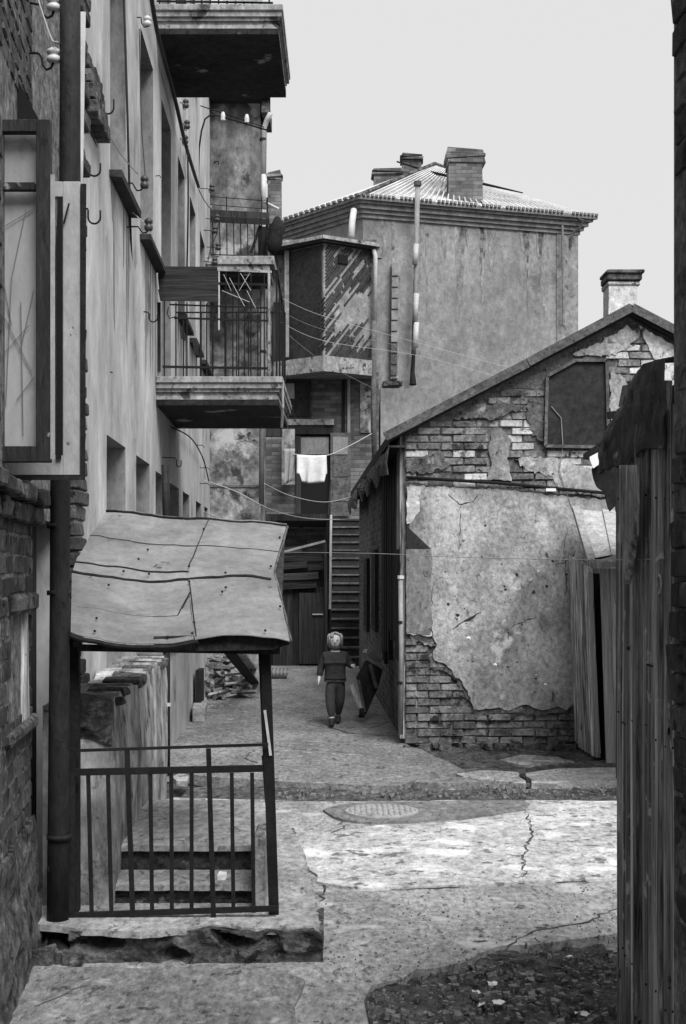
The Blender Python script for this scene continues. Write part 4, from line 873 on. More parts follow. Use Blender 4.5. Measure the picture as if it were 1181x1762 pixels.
# ---- wooden lean-to beside the stair
SH = thing('plank_lean_to', 'dark wooden lean-to with a door beside the staircase', 'shed', (-.7, 25, 0))
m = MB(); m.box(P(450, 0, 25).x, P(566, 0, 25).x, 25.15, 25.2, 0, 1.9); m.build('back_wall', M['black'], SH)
for i in range(8):
    x0 = 470+i*11.5; o = fbox(x0, x0+11, 1010, 1145, 25.1, .03, 'woodd', 'plank', SH)
for (y, x0, x1, dz) in [(952, 478, 560, .0), (965, 482, 528, .04), (968, 530, 562, .02), (985, 478, 548, .05), (1000, 480, 545, .02), (940, 480, 520, .02)]:
    m = MB(); m.beam(P(x0, y+9, 25.0-dz), P(x1, y+6, 25.0-dz), .03, .12, j=.01); m.build('board', M['woodh'], SH)
dd2 = fbox(515, 560, 1020, 1142, 25.03, .03, 'woodd', 'door', SH); fbox(538, 556, 1056, 1058, 24.99, .03, 'zinc', 'handle', dd2)
m = MB(); m.beam(P(486, 950, 24.8), P(560, 931, 24.8), .03, .04); m.build('pale_rail', M['greypipe'], SH)
m = MB(); m.beam(P(560, 935, 24.9), P(563, 1140, 24.9), .05, .05, up=(0, 1, 0)); m.build('post', M['woodd'], SH)

# ================================================================== GABLE HOUSE ON THE RIGHT
ZG = 13.9; sg = ZG/F
GH = thing('gable_house', 'low gabled house with peeling plaster over bare brick and a boarded attic hatch', 'building', (2, ZG, 0))
Gf = lambda t, d, h: Vector((t, ZG-d, h))
gx = lambda px: (px-CX)*sg
gz = lambda py: EYE-(py-HY)*sg
XL = gx(697); ridge = (gx(1083), gz(541)); XRr = 4.6; slope = .525
def rooh(x): return ridge[1]-abs(x-ridge[0])*slope
m = MB(); pts = [(XL, 0), (XRr, 0), (XRr, rooh(XRr)), ridge, (XL, rooh(XL))]
m.plate([(x, ZG+.02, z) for x, z in pts], (0, .3, 0)); gw = m.build('front_wall', M['mortarg'], GH)
# outline of the lower plaster field
low = [(704, 835), (760, 838), (860, 842), (985, 856), (1060, 862), (1120, 870), (1180, 880), (1180, 1215), (985, 1213), (975, 1222), (960, 1215), (940, 1221), (905, 1212), (880, 1221), (850, 1218), (815, 1220), (806, 1196), (795, 1172), (780, 1160), (766, 1142), (748, 1136), (745, 1122), (752, 1108), (744, 1094), (700, 1090)]
up = [(770, 822), (772, 800), (765, 775), (770, 745), (782, 735), (800, 738), (820, 760), (850, 765), (868, 790), (866, 815), (880, 832)]
up = [(836, 826), (846, 800), (840, 770), (846, 742), (862, 736), (880, 758), (872, 790), (880, 828)]
def plast(own, pts, mat, th, name, seed, step=.035, amp=.014, out=0.):
    o2 = rough_outline([Vector((gx(x), gz(y))) for x, y in pts], step, amp, seed=seed)
    m = MB(); m.plate([(p[0], ZG-th-out, p[1]) for p in o2], (0, th+.02, 0)); return m.build(name, mat, own)
plast(GH, low, M['plasterg'], .028, 'plaster', 1)
plast(GH, up, M['plasterg'], .022, 'plaster', 2)
plast(GH, [(1100, 560), (1150, 590), (1200, 630), (1200, 700), (1140, 660), (1128, 620), (1112, 590)], M['brickw'], .02, 'plaster', 3)
plast(GH, [(699, 945), (742, 946), (744, 960), (741, 1000), (743, 1080), (740, 1092), (699, 1088)], M['plasterd'], .004, 'darker_plaster_patch', 4, .05, .004, .0285)
plast(GH, [(700, 905), (741, 944), (700, 944)], M['sill'], .006, 'tar_triangle', 5, .2, 0, .0285)
plast(GH, [(700, 838), (724, 838), (722, 880), (708, 900), (700, 902)], M['brickw'], .004, 'limewash_patch', 6, .05, .01, .0285)
low2 = [(x+(R.uniform(-14, 14)), y+(R.uniform(2, 16) if y > 1000 else R.uniform(-12, -2))) if x < 1000 else (x, y) for x, y in low]
low2 = [(max(699, x), y) for x, y in low2]
plast(GH, low2, M['mortarg'], .012, 'scratch_coat', 21, .03, .016)
for (pp, sd) in [([(968, 842), (950, 820), (905, 808), (885, 790), (930, 785), (990, 800), (1060, 820), (1060, 860)], 31), ([(700, 790), (760, 780), (775, 800), (740, 815), (700, 812)], 32), ([(1050, 640), (1075, 650), (1090, 720), (1070, 770), (1050, 760)], 33), ([(780, 720), (860, 690), (900, 700), (850, 722)], 34), ([(985, 610), (1010, 600), (1080, 560), (1100, 580), (1060, 612)], 35), ([(905, 700), (936, 690), (936, 760), (915, 750)], 36)]:
    plast(GH, pp, M['plasterg'] if sd % 2 else M['mortarg'], .014, 'plaster_remnant', sd, .03, .02)
def wcrack(pts, w, seed, out=.0292):
    rg = random.Random(seed); P2 = rough_outline([Vector((gx(x), gz(y))) for x, y in pts], .03, .010, closed=False, seed=seed); a_ = []; b_ = []
    for i, p in enumerate(P2):
        a = P2[max(0, i-1)]; b = P2[min(len(P2)-1, i+1)]; d_ = Vector((b[0]-a[0], b[1]-a[1])); n_ = Vector((-d_.y, d_.x)).normalized(); ww = w*rg.uniform(.2, 1.3)*math.sin(math.pi*(i+.5)/len(P2))**.5
        a_.append(Vector((p[0]+n_.x*ww, ZG-out, p[1]+n_.y*ww))); b_.append(Vector((p[0]-n_.x*ww, ZG-out, p[1]-n_.y*ww)))
    m = MB(); n = len(a_); m.v = a_+b_; m.f = [(i, i+1, n+i+1, n+i) for i in range(n-1)]; m.m = [0]*(n-1); m.build('crack', M['sill'], GH, fix=False)
wcrack([(770, 850), (790, 868), (815, 862), (830, 845)], .006, 1); wcrack([(792, 866), (790, 950)], .004, 2); wcrack([(955, 972), (980, 965), (992, 940)], .006, 3)
wcrack([(778, 1082), (800, 1068), (832, 1052)], .014, 4); wcrack([(700, 1100), (745, 1094), (742, 1060), (744, 1000)], .005, 5); wcrack([(950, 1190), (952, 1215)], .006, 6)
wcrack([(978, 900), (970, 950), (975, 1010), (965, 1060)], .005, 7); wcrack([(880, 1080), (905, 1066), (930, 1062)], .006, 8)
def inp(x, y, poly):
    c = False; n = len(poly)
    for i in range(n):
        x1, y1 = poly[i]; x2, y2 = poly[(i+1) % n]
        if (y1 > y) != (y2 > y) and x < (x2-x1)*(y-y1)/(y2-y1)+x1: c = not c
    return c
HB = .0755
rgw = random.Random(2)
def okg(zone):
    def f(t, h):
        if h > rooh(t)-.1: return False
        px, py = t/sg+CX, HY-(h-EYE)/sg
        if px > 1175: return False
        if inp(px, py, low) or inp(px, py, up) or (936 < px < 1048 and 618 < py < 772): return False
        if zone == 'lo' and py < 1085: return False
        if zone == 'up' and py > 870: return False
        w = 0
        if 715 < py < 830:
            nz = noise.noise(Vector((px*.02, py*.02, 1)))
            if (865 < px < 945 and 720 < py < 780) or (795 < px < 830 and 770 < py < 830): w = 1 if rgw.random() < .7 else 0
            elif (700 < px < 735 and 775 < py < 805) or (950 < px < 1040 and 775 < py < 830): w = 1 if rgw.random() < .45 else 0
        elif px > 1085 and 560 < py < 700: w = 1 if rgw.random() < .6 else 0
        elif rgw.random() < .03 and py < 870: w = 1
        if rgw.random() < .02: return False
        return w
    return f
n1 = bricks(gw, Gf, 0, XL+.002, gx(1000), .0, 1.2, .16 if False else .235, HB, okg('lo'), [M['brickg'], M['brickw']], 110, .1, .0, 3, .0, jit=.018)
n2 = bricks(gw, Gf, 0, XL+.002, gx(1175), 2.40, 4.3, .235, HB, okg('up'), [M['brickg'], M['brickw']], 188, .1, .0, 4, .05, jit=.013)
print('gable bricks', n1, n2)
# boarded hatch with clipped corner
hp = [(938, 768), (1046, 770), (1043, 621), (990, 621), (941, 648)]
m = MB(); m.plate([(gx(x), ZG-.02, gz(y)) for x, y in hp], (0, .05, 0)); ht_ = m.build('attic_hatch', M['panel'], GH)
m = MB()
for i in range(5):
    a, b = hp[i], hp[(i+1) % 5]; m.beam((gx(a[0]), ZG-.03, gz(a[1])), (gx(b[0]), ZG-.03, gz(b[1])), .045, .03, up=(0, 0, 1) if abs(a[0]-b[0]) > 20 else (1, 0, 0))
m.build('frame', M['fascia'], ht_)
m = MB(); m.tube([(gx(x), ZG-.03, gz(y)) for x, y in [(948, 700), (965, 720), (968, 770), (962, 810), (975, 850), (985, 880)]], .005, 5); m.build('loose_wire', M['greypipe'], GH)
# conduit pipe across the wall
m = MB(); m.tube([(gx(699), ZG-.06, gz(822)), (gx(860), ZG-.06, gz(832)), (gx(1052), ZG-.06, gz(850))], .016, 8); m.build('conduit', M['iron'], GH, smooth=True)
m = MB(); m.box(gx(938), gx(955), ZG-.075, ZG-.03, gz(846), gz(841)); m.build('pale_bracket', M['litter'], GH)
# plaster knobs/pocks: small pale lumps
for (px, py, r_) in [(852, 1144, .028), (938, 1178, .028), (848, 990, .012), (922, 1161, .014), (806, 1098, .03)]:
    m = MB(); c = Vector((gx(px), ZG-.032, gz(py))); n = 9
    m.v = [c+Vector((r_*math.cos(6.283*i/n)*R.uniform(.8, 1.2), .01, r_*math.sin(6.283*i/n)*R.uniform(.8, 1.2))) for i in range(n)]+[c+Vector((0, -.008, 0))]; m.f = [(i, (i+1) % n, n) for i in range(n)]; m.m = [0]*n; m.build('plaster_blob', M['litter'], GH)
rgk = random.Random(21)
m = MB()
for i in range(46):
    px, py = rgk.gauss(860, 70), rgk.gauss(990, 75); r_ = rgk.uniform(.003, .008) if rgk.random() < .75 else rgk.uniform(.01, .02)
    if not (735 < px < 980 and 850 < py < 1120): continue
    c = Vector((gx(px), ZG-.0295, gz(py))); n = 7; b_ = len(m.v)
    m.v += [c+Vector((r_*math.cos(6.283*k/n)*rgk.uniform(.6, 1.2), 0, r_*math.sin(6.283*k/n)*rgk.uniform(.6, 1.2))) for k in range(n)]; m.f.append(tuple(range(b_, b_+n))); m.m.append(0)
m.build('chipped_spots', M['sill'], GH, fix=False)['kind'] = 'stuff'
# side wall (receding): brick + planks
side = lambda t, d, h: Vector((XL-.0315*(t-ZG)-d, t, h))
eh = rooh(XL)
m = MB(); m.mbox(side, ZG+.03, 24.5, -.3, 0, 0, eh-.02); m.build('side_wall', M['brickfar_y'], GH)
rgs = random.Random(8)
t = ZG+.02; k = 0
while t < 17.2:
    w = rgs.uniform(.12, .2); b0 = 1.05 if t < 15.6 else .7
    m = MB(); m.mbox(side, t, t+w, .002, .03+rgs.uniform(0, .02), b0+rgs.uniform(-.1, .1) if k > 1 else .05, eh-.03, j=.004); m.build('plank', M['woodv'] if k < 4 else M['woodd'], GH); t += w+.012; k += 1
for (t, h0, h1) in [(18.5, .9, 2.0), (20.8, .8, 1.9)]:
    m = MB(); m.mbox(side, t, t+.9, .002, .05, h0, h1); w = m.build('window', M['woodd'], GH); m = MB(); m.mbox(side, t+.08, t+.82, .052, .056, h0+.08, h1-.08); m.build('pane', M['glass'], w)
# roof slabs
rf_ = MB(); ov = .15; th = .12
for sgn in (-1, 1):
    xe = (XL-ov) if sgn < 0 else XRr+.3; 
    z_e = ridge[1]-abs(xe-ridge[0])*slope
    a = [(ridge[0], ZG-.10), (xe, ZG-.10)]
    vs = [(ridge[0], ZG-.10, ridge[1]-.02), (xe, ZG-.10, z_e-.02), (xe-.33*(sgn < 0), 24.7, z_e-.02), (ridge[0]-.33*(sgn < 0)*0, 24.7, ridge[1]-.02)]
    rf_.hexa([Vector(v) for v in vs]+[Vector(v)+Vector((0, 0, .10)) for v in vs])
ro = rf_.build('roof', M['roofd'], GH)
# fascia boards on the gable verge, slightly broken
a = Vector((gx(662), ZG-.13, gz(754))); b = Vector((gx(905), ZG-.13, gz(628))); c = Vector((gx(1083), ZG-.13, gz(533))); e = Vector((XRr+.3, ZG-.13, gz(531)-(XRr+.3-gx(1083))*slope))
for (p, q) in ((a, b), (b+Vector((.01, -.004, .004)), c), (c+Vector((.005, 0, 0)), e)):
    m = MB(); m.beam(p, q, .035, .085, j=.006); m.build('verge_board', M['fascia'], ro)
# ragged tar paper on the eave
rows = []
for k in range(26):
    t = ZG-.12+k*.42; x = XL-.0315*(t-ZG)
    rows.append([(x-ov-.02+R.uniform(-.02, .02), t, eh-.16+.03*R.random()), (x-ov-.05+R.uniform(-.03, .02), t, eh-.24+R.uniform(-.08, .05)), (x-ov-.03, t, eh-.33+R.uniform(-.12, .08))])
m = MB(); m.sheet(rows, (.012, 0, 0)); m.build('torn_eave_felt', M['tarp'], ro)
rows = [[(XL-.0315*(t-ZG)-ov+ov*u, t, eh-.16+.0*u) for u in (0, 1)] for t in [ZG-.1+.8*k for k in range(14)]]
m = MB(); m.sheet(rows, (0, 0, .02)); m.build('eave_soffit', M['woodd'], ro)
# chimney
def gchim():
    zz = ZG+.15; a, b = gx(1052), gx(1102); m = MB(); m.box(a, b, zz, zz+.3, gz(575), gz(486), j=.006); o = m.build('chimney', M['brickw'], GH)
    for i, (e, y0, y1) in enumerate([(.02, 486, 478), (.035, 478, 466), (.05, 466, 459)]):
        q = MB(); q.box(a-e*.6, b+e*1.3, zz-e, zz+.3+e, gz(y0)+.001, gz(y1), j=.01); q.build('cap_course', M['plasterg' if i == 0 else 'stone'], o, bevel=.01)
gchim()
# corner downpipe, black strip
m = MB(); m.tube([(XL-.045, ZG-.08, gz(1262)), (XL-.04, ZG-.08, gz(1120)), (XL-.045, ZG-.08, gz(992))], .024, 10); o = m.build('corner_pipe', M['greypipe'], GH, smooth=True)
m = MB(); m.tube([(XL-.045, ZG-.08, gz(996)), (XL-.045, ZG-.08, gz(990))], .034, 10); m.build('pipe_rim', M['zinc'], o)
for (h, ) in ((.6,), (1.2,)): m = MB(); m.tube([(XL-.05, ZG-.08, h), (XL-.05, ZG-.08, h+.03)], .03, 8); m.build('clip', M['iron'], o)
m = MB(); m.mbox(side, ZG+.05, ZG+.55, .05, .06, gz(1130)-.05, gz(945)); m.build('tarred_board', M['black'], GH)
# rubble along the foot of the wall
for i in range(26):
    x = R.uniform(XL, gx(1000)); y = ZG-R.uniform(.03, .35); s_ = R.uniform(.02, .06); m = MB(); m.box(x-s_, x+s_, y-s_*.6, y+s_*.6, -.03, s_*.7, j=s_*.3)
    tag(m.build('rubble_stone', M['stone'], bevel=.004), 'small broken brick lying along the foot of the gabled house', 'rubble', 'rubble along the gable wall foot')

# ================================================================== OUTHOUSE
OH = thing('plank_outhouse', 'narrow leaning plank outhouse with a sloping pale board lid against the gable wall', 'shed', (2.5, 13.2, 0))
zf = 12.75; zb = 13.82
def oz(px, py, Z): return P(px, py, Z)
fr_ = [(1033, 1049, 978, 1318, 1044, 1060), (1049.5, 1057, 978, 1312, 1060.5, 1068), (1057.5, 1066, 978, 1035, 1057.5, 1066), (1059, 1073, 1038, 1318, 1068.5, 1080), (1075, 1092, 980, 1316, 1082, 1098), (1093, 1110, 980, 1316, 1099, 1112)]
for (x0, x1, y0, y1, xb0, xb1) in fr_:
    m = MB(); m.hexa([oz(xb0, y1, zf), oz(xb1, y1, zf), oz(xb1, y1, zf)+Vector((0, .03, 0)), oz(xb0, y1, zf)+Vector((0, .03, 0)), oz(x0, y0, zf), oz(x1, y0, zf), oz(x1, y0, zf)+Vector((0, .03, 0)), oz(x0, y0, zf)+Vector((0, .03, 0))]); m.build('front_plank', M['woodl'], OH)
m = MB(); m.hexa([oz(1024, 1296, 12.85), oz(1034, 1296, 12.85), oz(1034, 1296, 12.88), oz(1024, 1296, 12.88), oz(1012, 985, 12.85), oz(1018, 985, 12.85), oz(1018, 985, 12.88), oz(1012, 985, 12.88)]); m.build('corner_post', M['woodl'], OH)
xs0 = P(1026, 0, 12.8).x
n = 6
for i in range(n):
    za = lerp(12.9, 13.80, i/n); zc = za+.14; x = lerp(2.30, 2.27, i/n); m = MB(); m.hexa([(x+.05, za, 0), (x+.02, zc, 0), (x+.05, zc, 0), (x+.08, za, 0), (x-.02, za, 1.75+.12*i/n), (x-.05, zc, 1.78+.12*i/n), (x-.02, zc, 1.78+.12*i/n), (x+.01, za, 1.75+.12*i/n)]); m.build('side_plank', M['woodv'], OH)
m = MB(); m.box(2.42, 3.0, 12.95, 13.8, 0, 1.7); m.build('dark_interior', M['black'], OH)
# lid
for (a, b, c, e, dz) in [((985, 880), (999, 880), (1024, 972), (1012, 974), .03), ((1000, 881), (1036, 884), (1054, 962), (1026, 970), .0), ((1037, 884), (1062, 886), (1080, 966), (1053, 962), .02), ((1063, 886), (1095, 888), (1110, 968), (1081, 966), 0)]:
    m = MB(); m.add([P(*a, zb-.15), P(*b, zb-.15), P(*c, zf-.12), P(*e, zf-.12)]+[p+Vector((0, 0, .025+dz)) for p in (P(*a, zb-.15), P(*b, zb-.15), P(*c, zf-.12), P(*e, zf-.12))], [(3, 2, 1, 0), (4, 5, 6, 7), (0, 1, 5, 4), (1, 2, 6, 5), (2, 3, 7, 6), (3, 0, 4, 7)]); m.build('lid_board', M['woodl'], OH)
m = MB(); m.beam(P(1018, 974, zf-.13), P(1108, 968, zf-.13), .04, .05); m.build('lid_batten', M['woodl'], OH)
m = MB(); m.beam(P(1024, 962, zf-.10), P(1056, 956, zf-.10), .03, .02); m.build('lid_strip', M['black'], OH)

# ================================================================== sheds behind, far right
SD = thing('tar_roof_shed', 'small dark shed roof corner poking out above the outhouse', 'shed', P(1100, 1318, 10))
m = MB(); m.box(2.45, 3.2, 10.5, 12, 0, P(0, 665, 10.5).z-.1); m.build('wall', M['woodd'], SD)
m = MB(); m.hexa([P(1046, 760, 9.6), P(1100, 760, 9.6), (3.3, 12.2, 2.7), (2.1, 12.2, 2.7), P(1050, 750, 9.6), P(1100, 745, 9.6), (3.3, 12.2, 2.75), (2.1, 12.2, 2.75)]); m.build('lower_roof', M['tarp'], SD)
m = MB(); m.hexa([P(1064, 700, 10.2), P(1130, 700, 10.2), P(1130, 700, 11.5), P(1064, 700, 11.5), P(1071, 664, 10.2), P(1130, 650, 10.2), P(1130, 650, 11.5), P(1071, 664, 11.5)]); m.build('upper_roof', M['roofd'], SD)
m = MB(); m.beam(P(1046, 715, 9.9), P(1075, 712, 9.9), .05, .05); m.build('beam_end', M['black'], SD)
m = MB(); m.tube([P(1056, 725, 9.9), P(1052, 752, 9.9), P(1070, 748, 9.9)], .015, 6); m.build('gutter_pipe', M['greypipe'], SD)
AN = thing('torn_roof_corner', 'pale roof edge with torn black tar paper beside the near plank shed', 'roof edge', P(1040, 800, 8))
m = MB(); m.add([P(1015, 790, 8.0), P(1050, 770, 8.0), P(1056, 782, 8.0), P(1021, 806, 8.0), P(1015, 786, 8.3), P(1060, 762, 8.3), P(1060, 775, 8.3), P(1021, 800, 8.3)], [(0, 1, 2, 3), (7, 6, 5, 4), (0, 4, 5, 1), (1, 5, 6, 2), (2, 6, 7, 3), (3, 7, 4, 0)]); m.build('tin_edge', M['litter'], AN)
o2 = rough_outline([Vector(q) for q in [(1019, 806), (1060, 778), (1085, 790), (1085, 1000), (1060, 870), (1050, 880), (1044, 862), (1038, 845), (1028, 838), (1022, 824)]], 8, 1.6, seed=3)
m = MB(); m.plate([P(p[0], p[1], 8.05) for p in o2], (0, .02, 0)); m.build('tar_paper', M['awnd'], AN)
m = MB(); m.beam(P(1066, 1340, 8.4), P(1066, 800, 8.4), .03, .06, up=(0, 1, 0)); m.build('support_post', M['woodd'], AN)

# ================================================================== NEAR RIGHT PLANK SHED
NS = thing('plank_shed', 'weathered vertical plank shed filling the right foreground under torn roofing felt', 'shed', (1.1, 4.9, 0))
rgn = random.Random(31); t = 5.30; XS = lambda t: 1.043+.0*(5.3-t)
k = 0
while t > 4.40:
    w = rgn.uniform(.05, .10); top = 2.16+ (5.3-t)*.12
    d0 = rgn.uniform(0, .018)
    m = MB(); nseg = 6; x = XS(t)
    pts0 = [(t, t-w+.006)]*1
    vs = []
    for q in range(nseg+1):
        h = top*q/nseg; jj = .004*noise.noise(Vector((h*2, t*9, 0)))
        vs.append([(x-d0+jj, t+jj*2, h), (x-d0+jj, t-w+.008+jj*2, h)])
    m.sheet(vs, (.025, 0, 0)); m.build('plank', M['woodn'], NS); t -= w+rgn.choice([0, .004, .012]); k += 1
    for hz in (.35, 1.2, 2.0):
        c = Vector((x-d0-.001, t+w*.5, hz+rgn.uniform(-.03, .03))); m = MB(); m.tube([c, c+Vector((-.004, 0, 0))], .004, 6); m.build('nail_head', M['iron'], NS)
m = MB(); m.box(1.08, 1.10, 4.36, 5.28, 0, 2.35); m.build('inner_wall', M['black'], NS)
m = MB(); m.box(1.10, 2.6, 5.24, 5.28, 0, 2.35); m.build('rear_wall', M['woodd'], NS)
m = MB(); m.beam((1.033, 4.62, 0), (1.033, 4.62, 2.3), .02, .016, up=(0, 1, 0)); m.build('batten', M['woodl'], NS)
m = MB(); m.beam((1.028, 4.86, 0), (1.028, 4.85, 2.25), .03, .012, up=(0, 1, 0)); m.build('batten', M['woodv'], NS)
m = MB(); m.beam((1.04, 4.47, 0), (1.04, 4.46, 2.35), .022, .02, up=(0, 1, 0)); m.build('jamb', M['woodv'], NS)
# staple and ring
def hasp(py):
    c = P(1130, py, 4.5); c.x = 1.02; return c
m = MB(); c = hasp(1005); m.tube([c+Vector((0, .03*math.cos(a), .022*math.sin(a)*1.3)) for a in [i*math.pi/8-.3 for i in range(14)]], .004, 6); m.build('ring_handle', M['zinc'], NS)
m = MB(); c = hasp(960); m.beam(c+Vector((0, .04, -.008)), c+Vector((0, -.045, .008)), .006, .014); m.tube([c+Vector((0, -.04, .015)), c+Vector((0, -.05, -.005))], .006, 5); m.build('hasp', M['zinc'], NS)
m = MB(); c = hasp(1150); m.beam(c+Vector((0, .1, 0)), c+Vector((0, .18, 0)), .005, .006); m.build('nail', M['iron'], NS)
# draped roofing felt (curving over the edge)
def felt(u, v):   # u along (far->near), v from hanging edge up to top
    keys = [(0, [(1046, 815, 5.35), (1050, 765, 5.38), (1060, 738, 5.4)]), (.3, [(1070, 800, 5.2), (1074, 730, 5.25), (1088, 690, 5.3)]), (.6, [(1095, 800, 5.0), (1098, 700, 5.05), (1112, 640, 5.1)]), (.8, [(1122, 772, 4.7), (1124, 700, 4.7), (1124, 626, 4.75)]), (1, [(1160, 770, 4.4), (1160, 690, 4.4), (1160, 616, 4.4)])]
    for i in range(len(keys)-1):
        if u <= keys[i+1][0]+1e-9:
            f_ = (u-keys[i][0])/(keys[i+1][0]-keys[i][0]); A_ = keys[i][1]; B_ = keys[i+1][1]
            r_ = [[lerp(A_[q][j], B_[q][j], f_) for j in range(3)] for q in range(3)]
            s_ = v*2; q = min(1, int(s_)); g_ = s_-q
            x, y, Z = [lerp(r_[q][j], r_[q+1][j], g_) for j in range(3)]
            return P(x, y, Z)+Vector((-.035-.012*noise.noise(Vector((u*9, v*5, 0)))-.012*noise.noise(Vector((u*22, v*3, 0))), 0, .012*noise.noise(Vector((u*14, v*2, 4)))*(1-v)))
rows = [[felt(u/44, v/16) for u in range(45)] for v in range(17)]
m = MB(); m.sheet(rows, (.008, .002, -.004)); m.build('roofing_felt', M['tarp'], NS)
m = MB(); m.hexa([P(1124, 626, 4.75), P(1165, 618, 4.4), (2.6, 4.3, 2.6), (2.6, 5.3, 2.6), P(1124, 620, 4.75), P(1165, 612, 4.4), (2.6, 4.3, 2.64), (2.6, 5.3, 2.64)]); m.build('roof', M['roofd'], NS)
m = MB(); m.beam(P(1047, 770, 5.36), P(1100, 668, 5.2), .006, .035, j=.003); m.build('light_edge', M['lath'], NS)
# hanging rag
rows = []
for k in range(15):
    v = k/14; wl, wr = lerp(1068, 1078, v), lerp(1102, 1082, v**2)
    if v > .55: wr = lerp(1098, 1080, (v-.55)/.45)
    rows.append([P(lerp(wl, wr, u), 800+205*v, .985*F/(lerp(wl, wr, u)-CX))+Vector((-.012*math.sin(u*15+v*2)*(1-.3*v), 0, 0)) for u in [q/14 for q in range(15)]])
m = MB(); m.sheet(rows, (.004, .001, 0)); tag(m.build('hanging_rag', M['rag'], smooth=True), 'striped ragged cloth hanging from the roof edge of the near plank shed', 'cloth')

# ================================================================== NEAR RIGHT BRICK WALL
NW = thing('brick_pier', 'rough rounded brick pier along the right edge of the view', 'wall', (1.0, 3.7, 0))
xw = (1150-CX)/F*3.78
m = MB(); m.box(xw+.012, xw+.7, 3.1, 3.765, 0, 3.7); nw = m.build('core', M['mortard'], NW)
Nsd = lambda t, d, h: Vector((xw-d+.012*math.sin(h*3), t, h))
bricks(nw, Nsd, math.pi/2, 3.12, 3.76, 0, 3.68, .25, .082, lambda t, h: 0, [M['brickd']], 290, .14, -.006, 10, .5, jit=.007)

# ================================================================== CABLES AND LINES
def cable(pts, r, label, mat='wired', name='cable', cat='cable', smooth=8, group=None):
    pts = [Vector(p) for p in pts]; out = []
    n = len(pts)
    for i in range(n-1):
        p0, p1, p2, p3 = pts[max(i-1, 0)], pts[i], pts[i+1], pts[min(i+2, n-1)]
        for q in range(smooth):
            t = q/smooth; out.append(.5*((2*p1)+(p2-p0)*t+(2*p0-5*p1+4*p2-p3)*t*t+(3*p1-p0-3*p2+p3)*t**3))
    out.append(pts[-1]); m = MB(); m.tube(out, r, 5); return tag(m.build(name, M[mat], smooth=True), label, cat, group)
cable([P(213, -20, 10.0), P(219, 180, 10.0), P(224, 370, 10.2), P(228, 480, 10.6), P(234, 590, 11.1), P(243, 670, 11.4), P(255, 724, 11.9)], .009, 'black cable drooping down the plaster wall past the insulators')
cable([P(258, -20, 11.0), P(272, 60, 11.8), P(300, 165, 13.2), P(320, 250, 14.6), P(342, 322, 16.8)], .02, 'thick dark cable slanting away under the upper balcony')
cable([P(118, 30, 8.0), P(143, 175, 8.0), P(165, 250, 8.6), P(190, 305, 9.6)], .007, 'wire running slanting over the brick cornice remnant to the window sill')
cable([P(143, 80, 8.2), P(178, 205, 9.0), P(205, 260, 9.4), P(238, 300, 9.9)], .004, 'thin pale wire leading to the upper dark insulator', 'wirel')
cable([P(60, -20, 6.3), P(88, 65, 6.3), P(104, 80, 6.4), P(130, 150, 8)], .004, 'thin wire passing over the insulators at the top left', 'wirel')
cable([P(225, 362, 10.1), P(245, 380, 10.1), P(256, 384, 10.1)], .004, 'short wire end tied to the lower dark insulator', 'wirel')
cable([P(240, 50, 10.7), P(243, 200, 10.6), P(250, 300, 10.0)], .004, 'thin wire hanging straight down between two hooks')
cable([P(182.5, 396, 9.02), P(181.5, 560, 9.02), P(180.5, 690, 9.02)], .005, 'thin grey wire running straight down the pale plaster near the corner', 'greypipe')
cable([P(342, 326, 17.0), P(352, 345, 17.5), P(376, 385, 17.6), P(362, 430, 17.6), P(358, 452, 17.6)], .006, 'dark wire looping down to the far insulators')
cable([P(323, 250, 14.6), P(324, 350, 14.8), P(322, 460, 15.0)], .009, 'straight conduit running down beside the far windows')
cable([P(296, 735, 13.5), P(330, 755, 15.5), P(350, 790, 17.5), P(360, 830, 18)], .008, 'dark wire sagging below the middle balcony')
cable([P(348, 826, 17.2), P(405, 845, 17), P(470, 878, 17.5), P(540, 893, 21), P(625, 893, 24)], .006, 'long pale line sagging across to the top of the stairs', 'wirel', 'line')
cable([P(455, 832, 19), P(500, 853, 20), P(560, 864, 22), P(610, 853, 24), P(640, 842, 24)], .006, 'pale line drooping in front of the landing door', 'wirel', 'line')
cl = cable([P(500, 781, 24.6), P(535, 784, 24.6), P(565, 783, 24.6), P(600, 768, 24.8), P(640, 746, 25)], .008, 'short clothesline carrying the white towel', 'wirel', 'clothesline', 'line')
cable([P(470, 950, 12), P(630, 952, 9), P(800, 959, 7), P(1000, 963, 5.6), P(1128, 962, 4.6)], .0018, 'very thin line stretched across the yard to the plank shed hasp', 'wirel', 'line')
cable([P(350, 880, 16.5), P(385, 897, 17.5)], .006, 'pale cord slanting down behind the awning', 'wirel', 'line')
for i, (y0, y1, y2, lb) in enumerate([(513, 590, 634, 'topmost'), (536, 602, 644, 'middle'), (555, 612, 655, 'lowest')]):
    cable([P(484, y0, 26), P(560, y0+32, 27), P(720, y1, 29.5), P(860, y2-6, 30), P(880, y2-5, 30)], .004, '%s of the three thin wires strung past the bay to the gable roof' % lb, 'wirel' if i != 1 else 'greypipe', group='wires strung past the bay')
cable([P(495, 575, 26), P(560, 625, 27), P(650, 672, 29)], .004, 'short wire sloping down under the bay floor', 'greypipe')
# towel
rows = []
for k in range(13):
    v = k/12; rows.append([P(lerp(511, 562, u)+3*v*math.sin(u*9), 784+(48 if .1 < u < .9 else 34)*v*(1-.10*abs(u-.5))-2*abs(u-.5), 24.55)+Vector((0, -.05*math.sin(u*16+v)*v, 0)) for u in [q/16 for q in range(17)]])
m = MB(); m.sheet(rows, (0, .012, 0)); tag(m.build('towel', M['cloth'], smooth=True), 'white towel hanging on the clothesline before the landing door', 'towel')

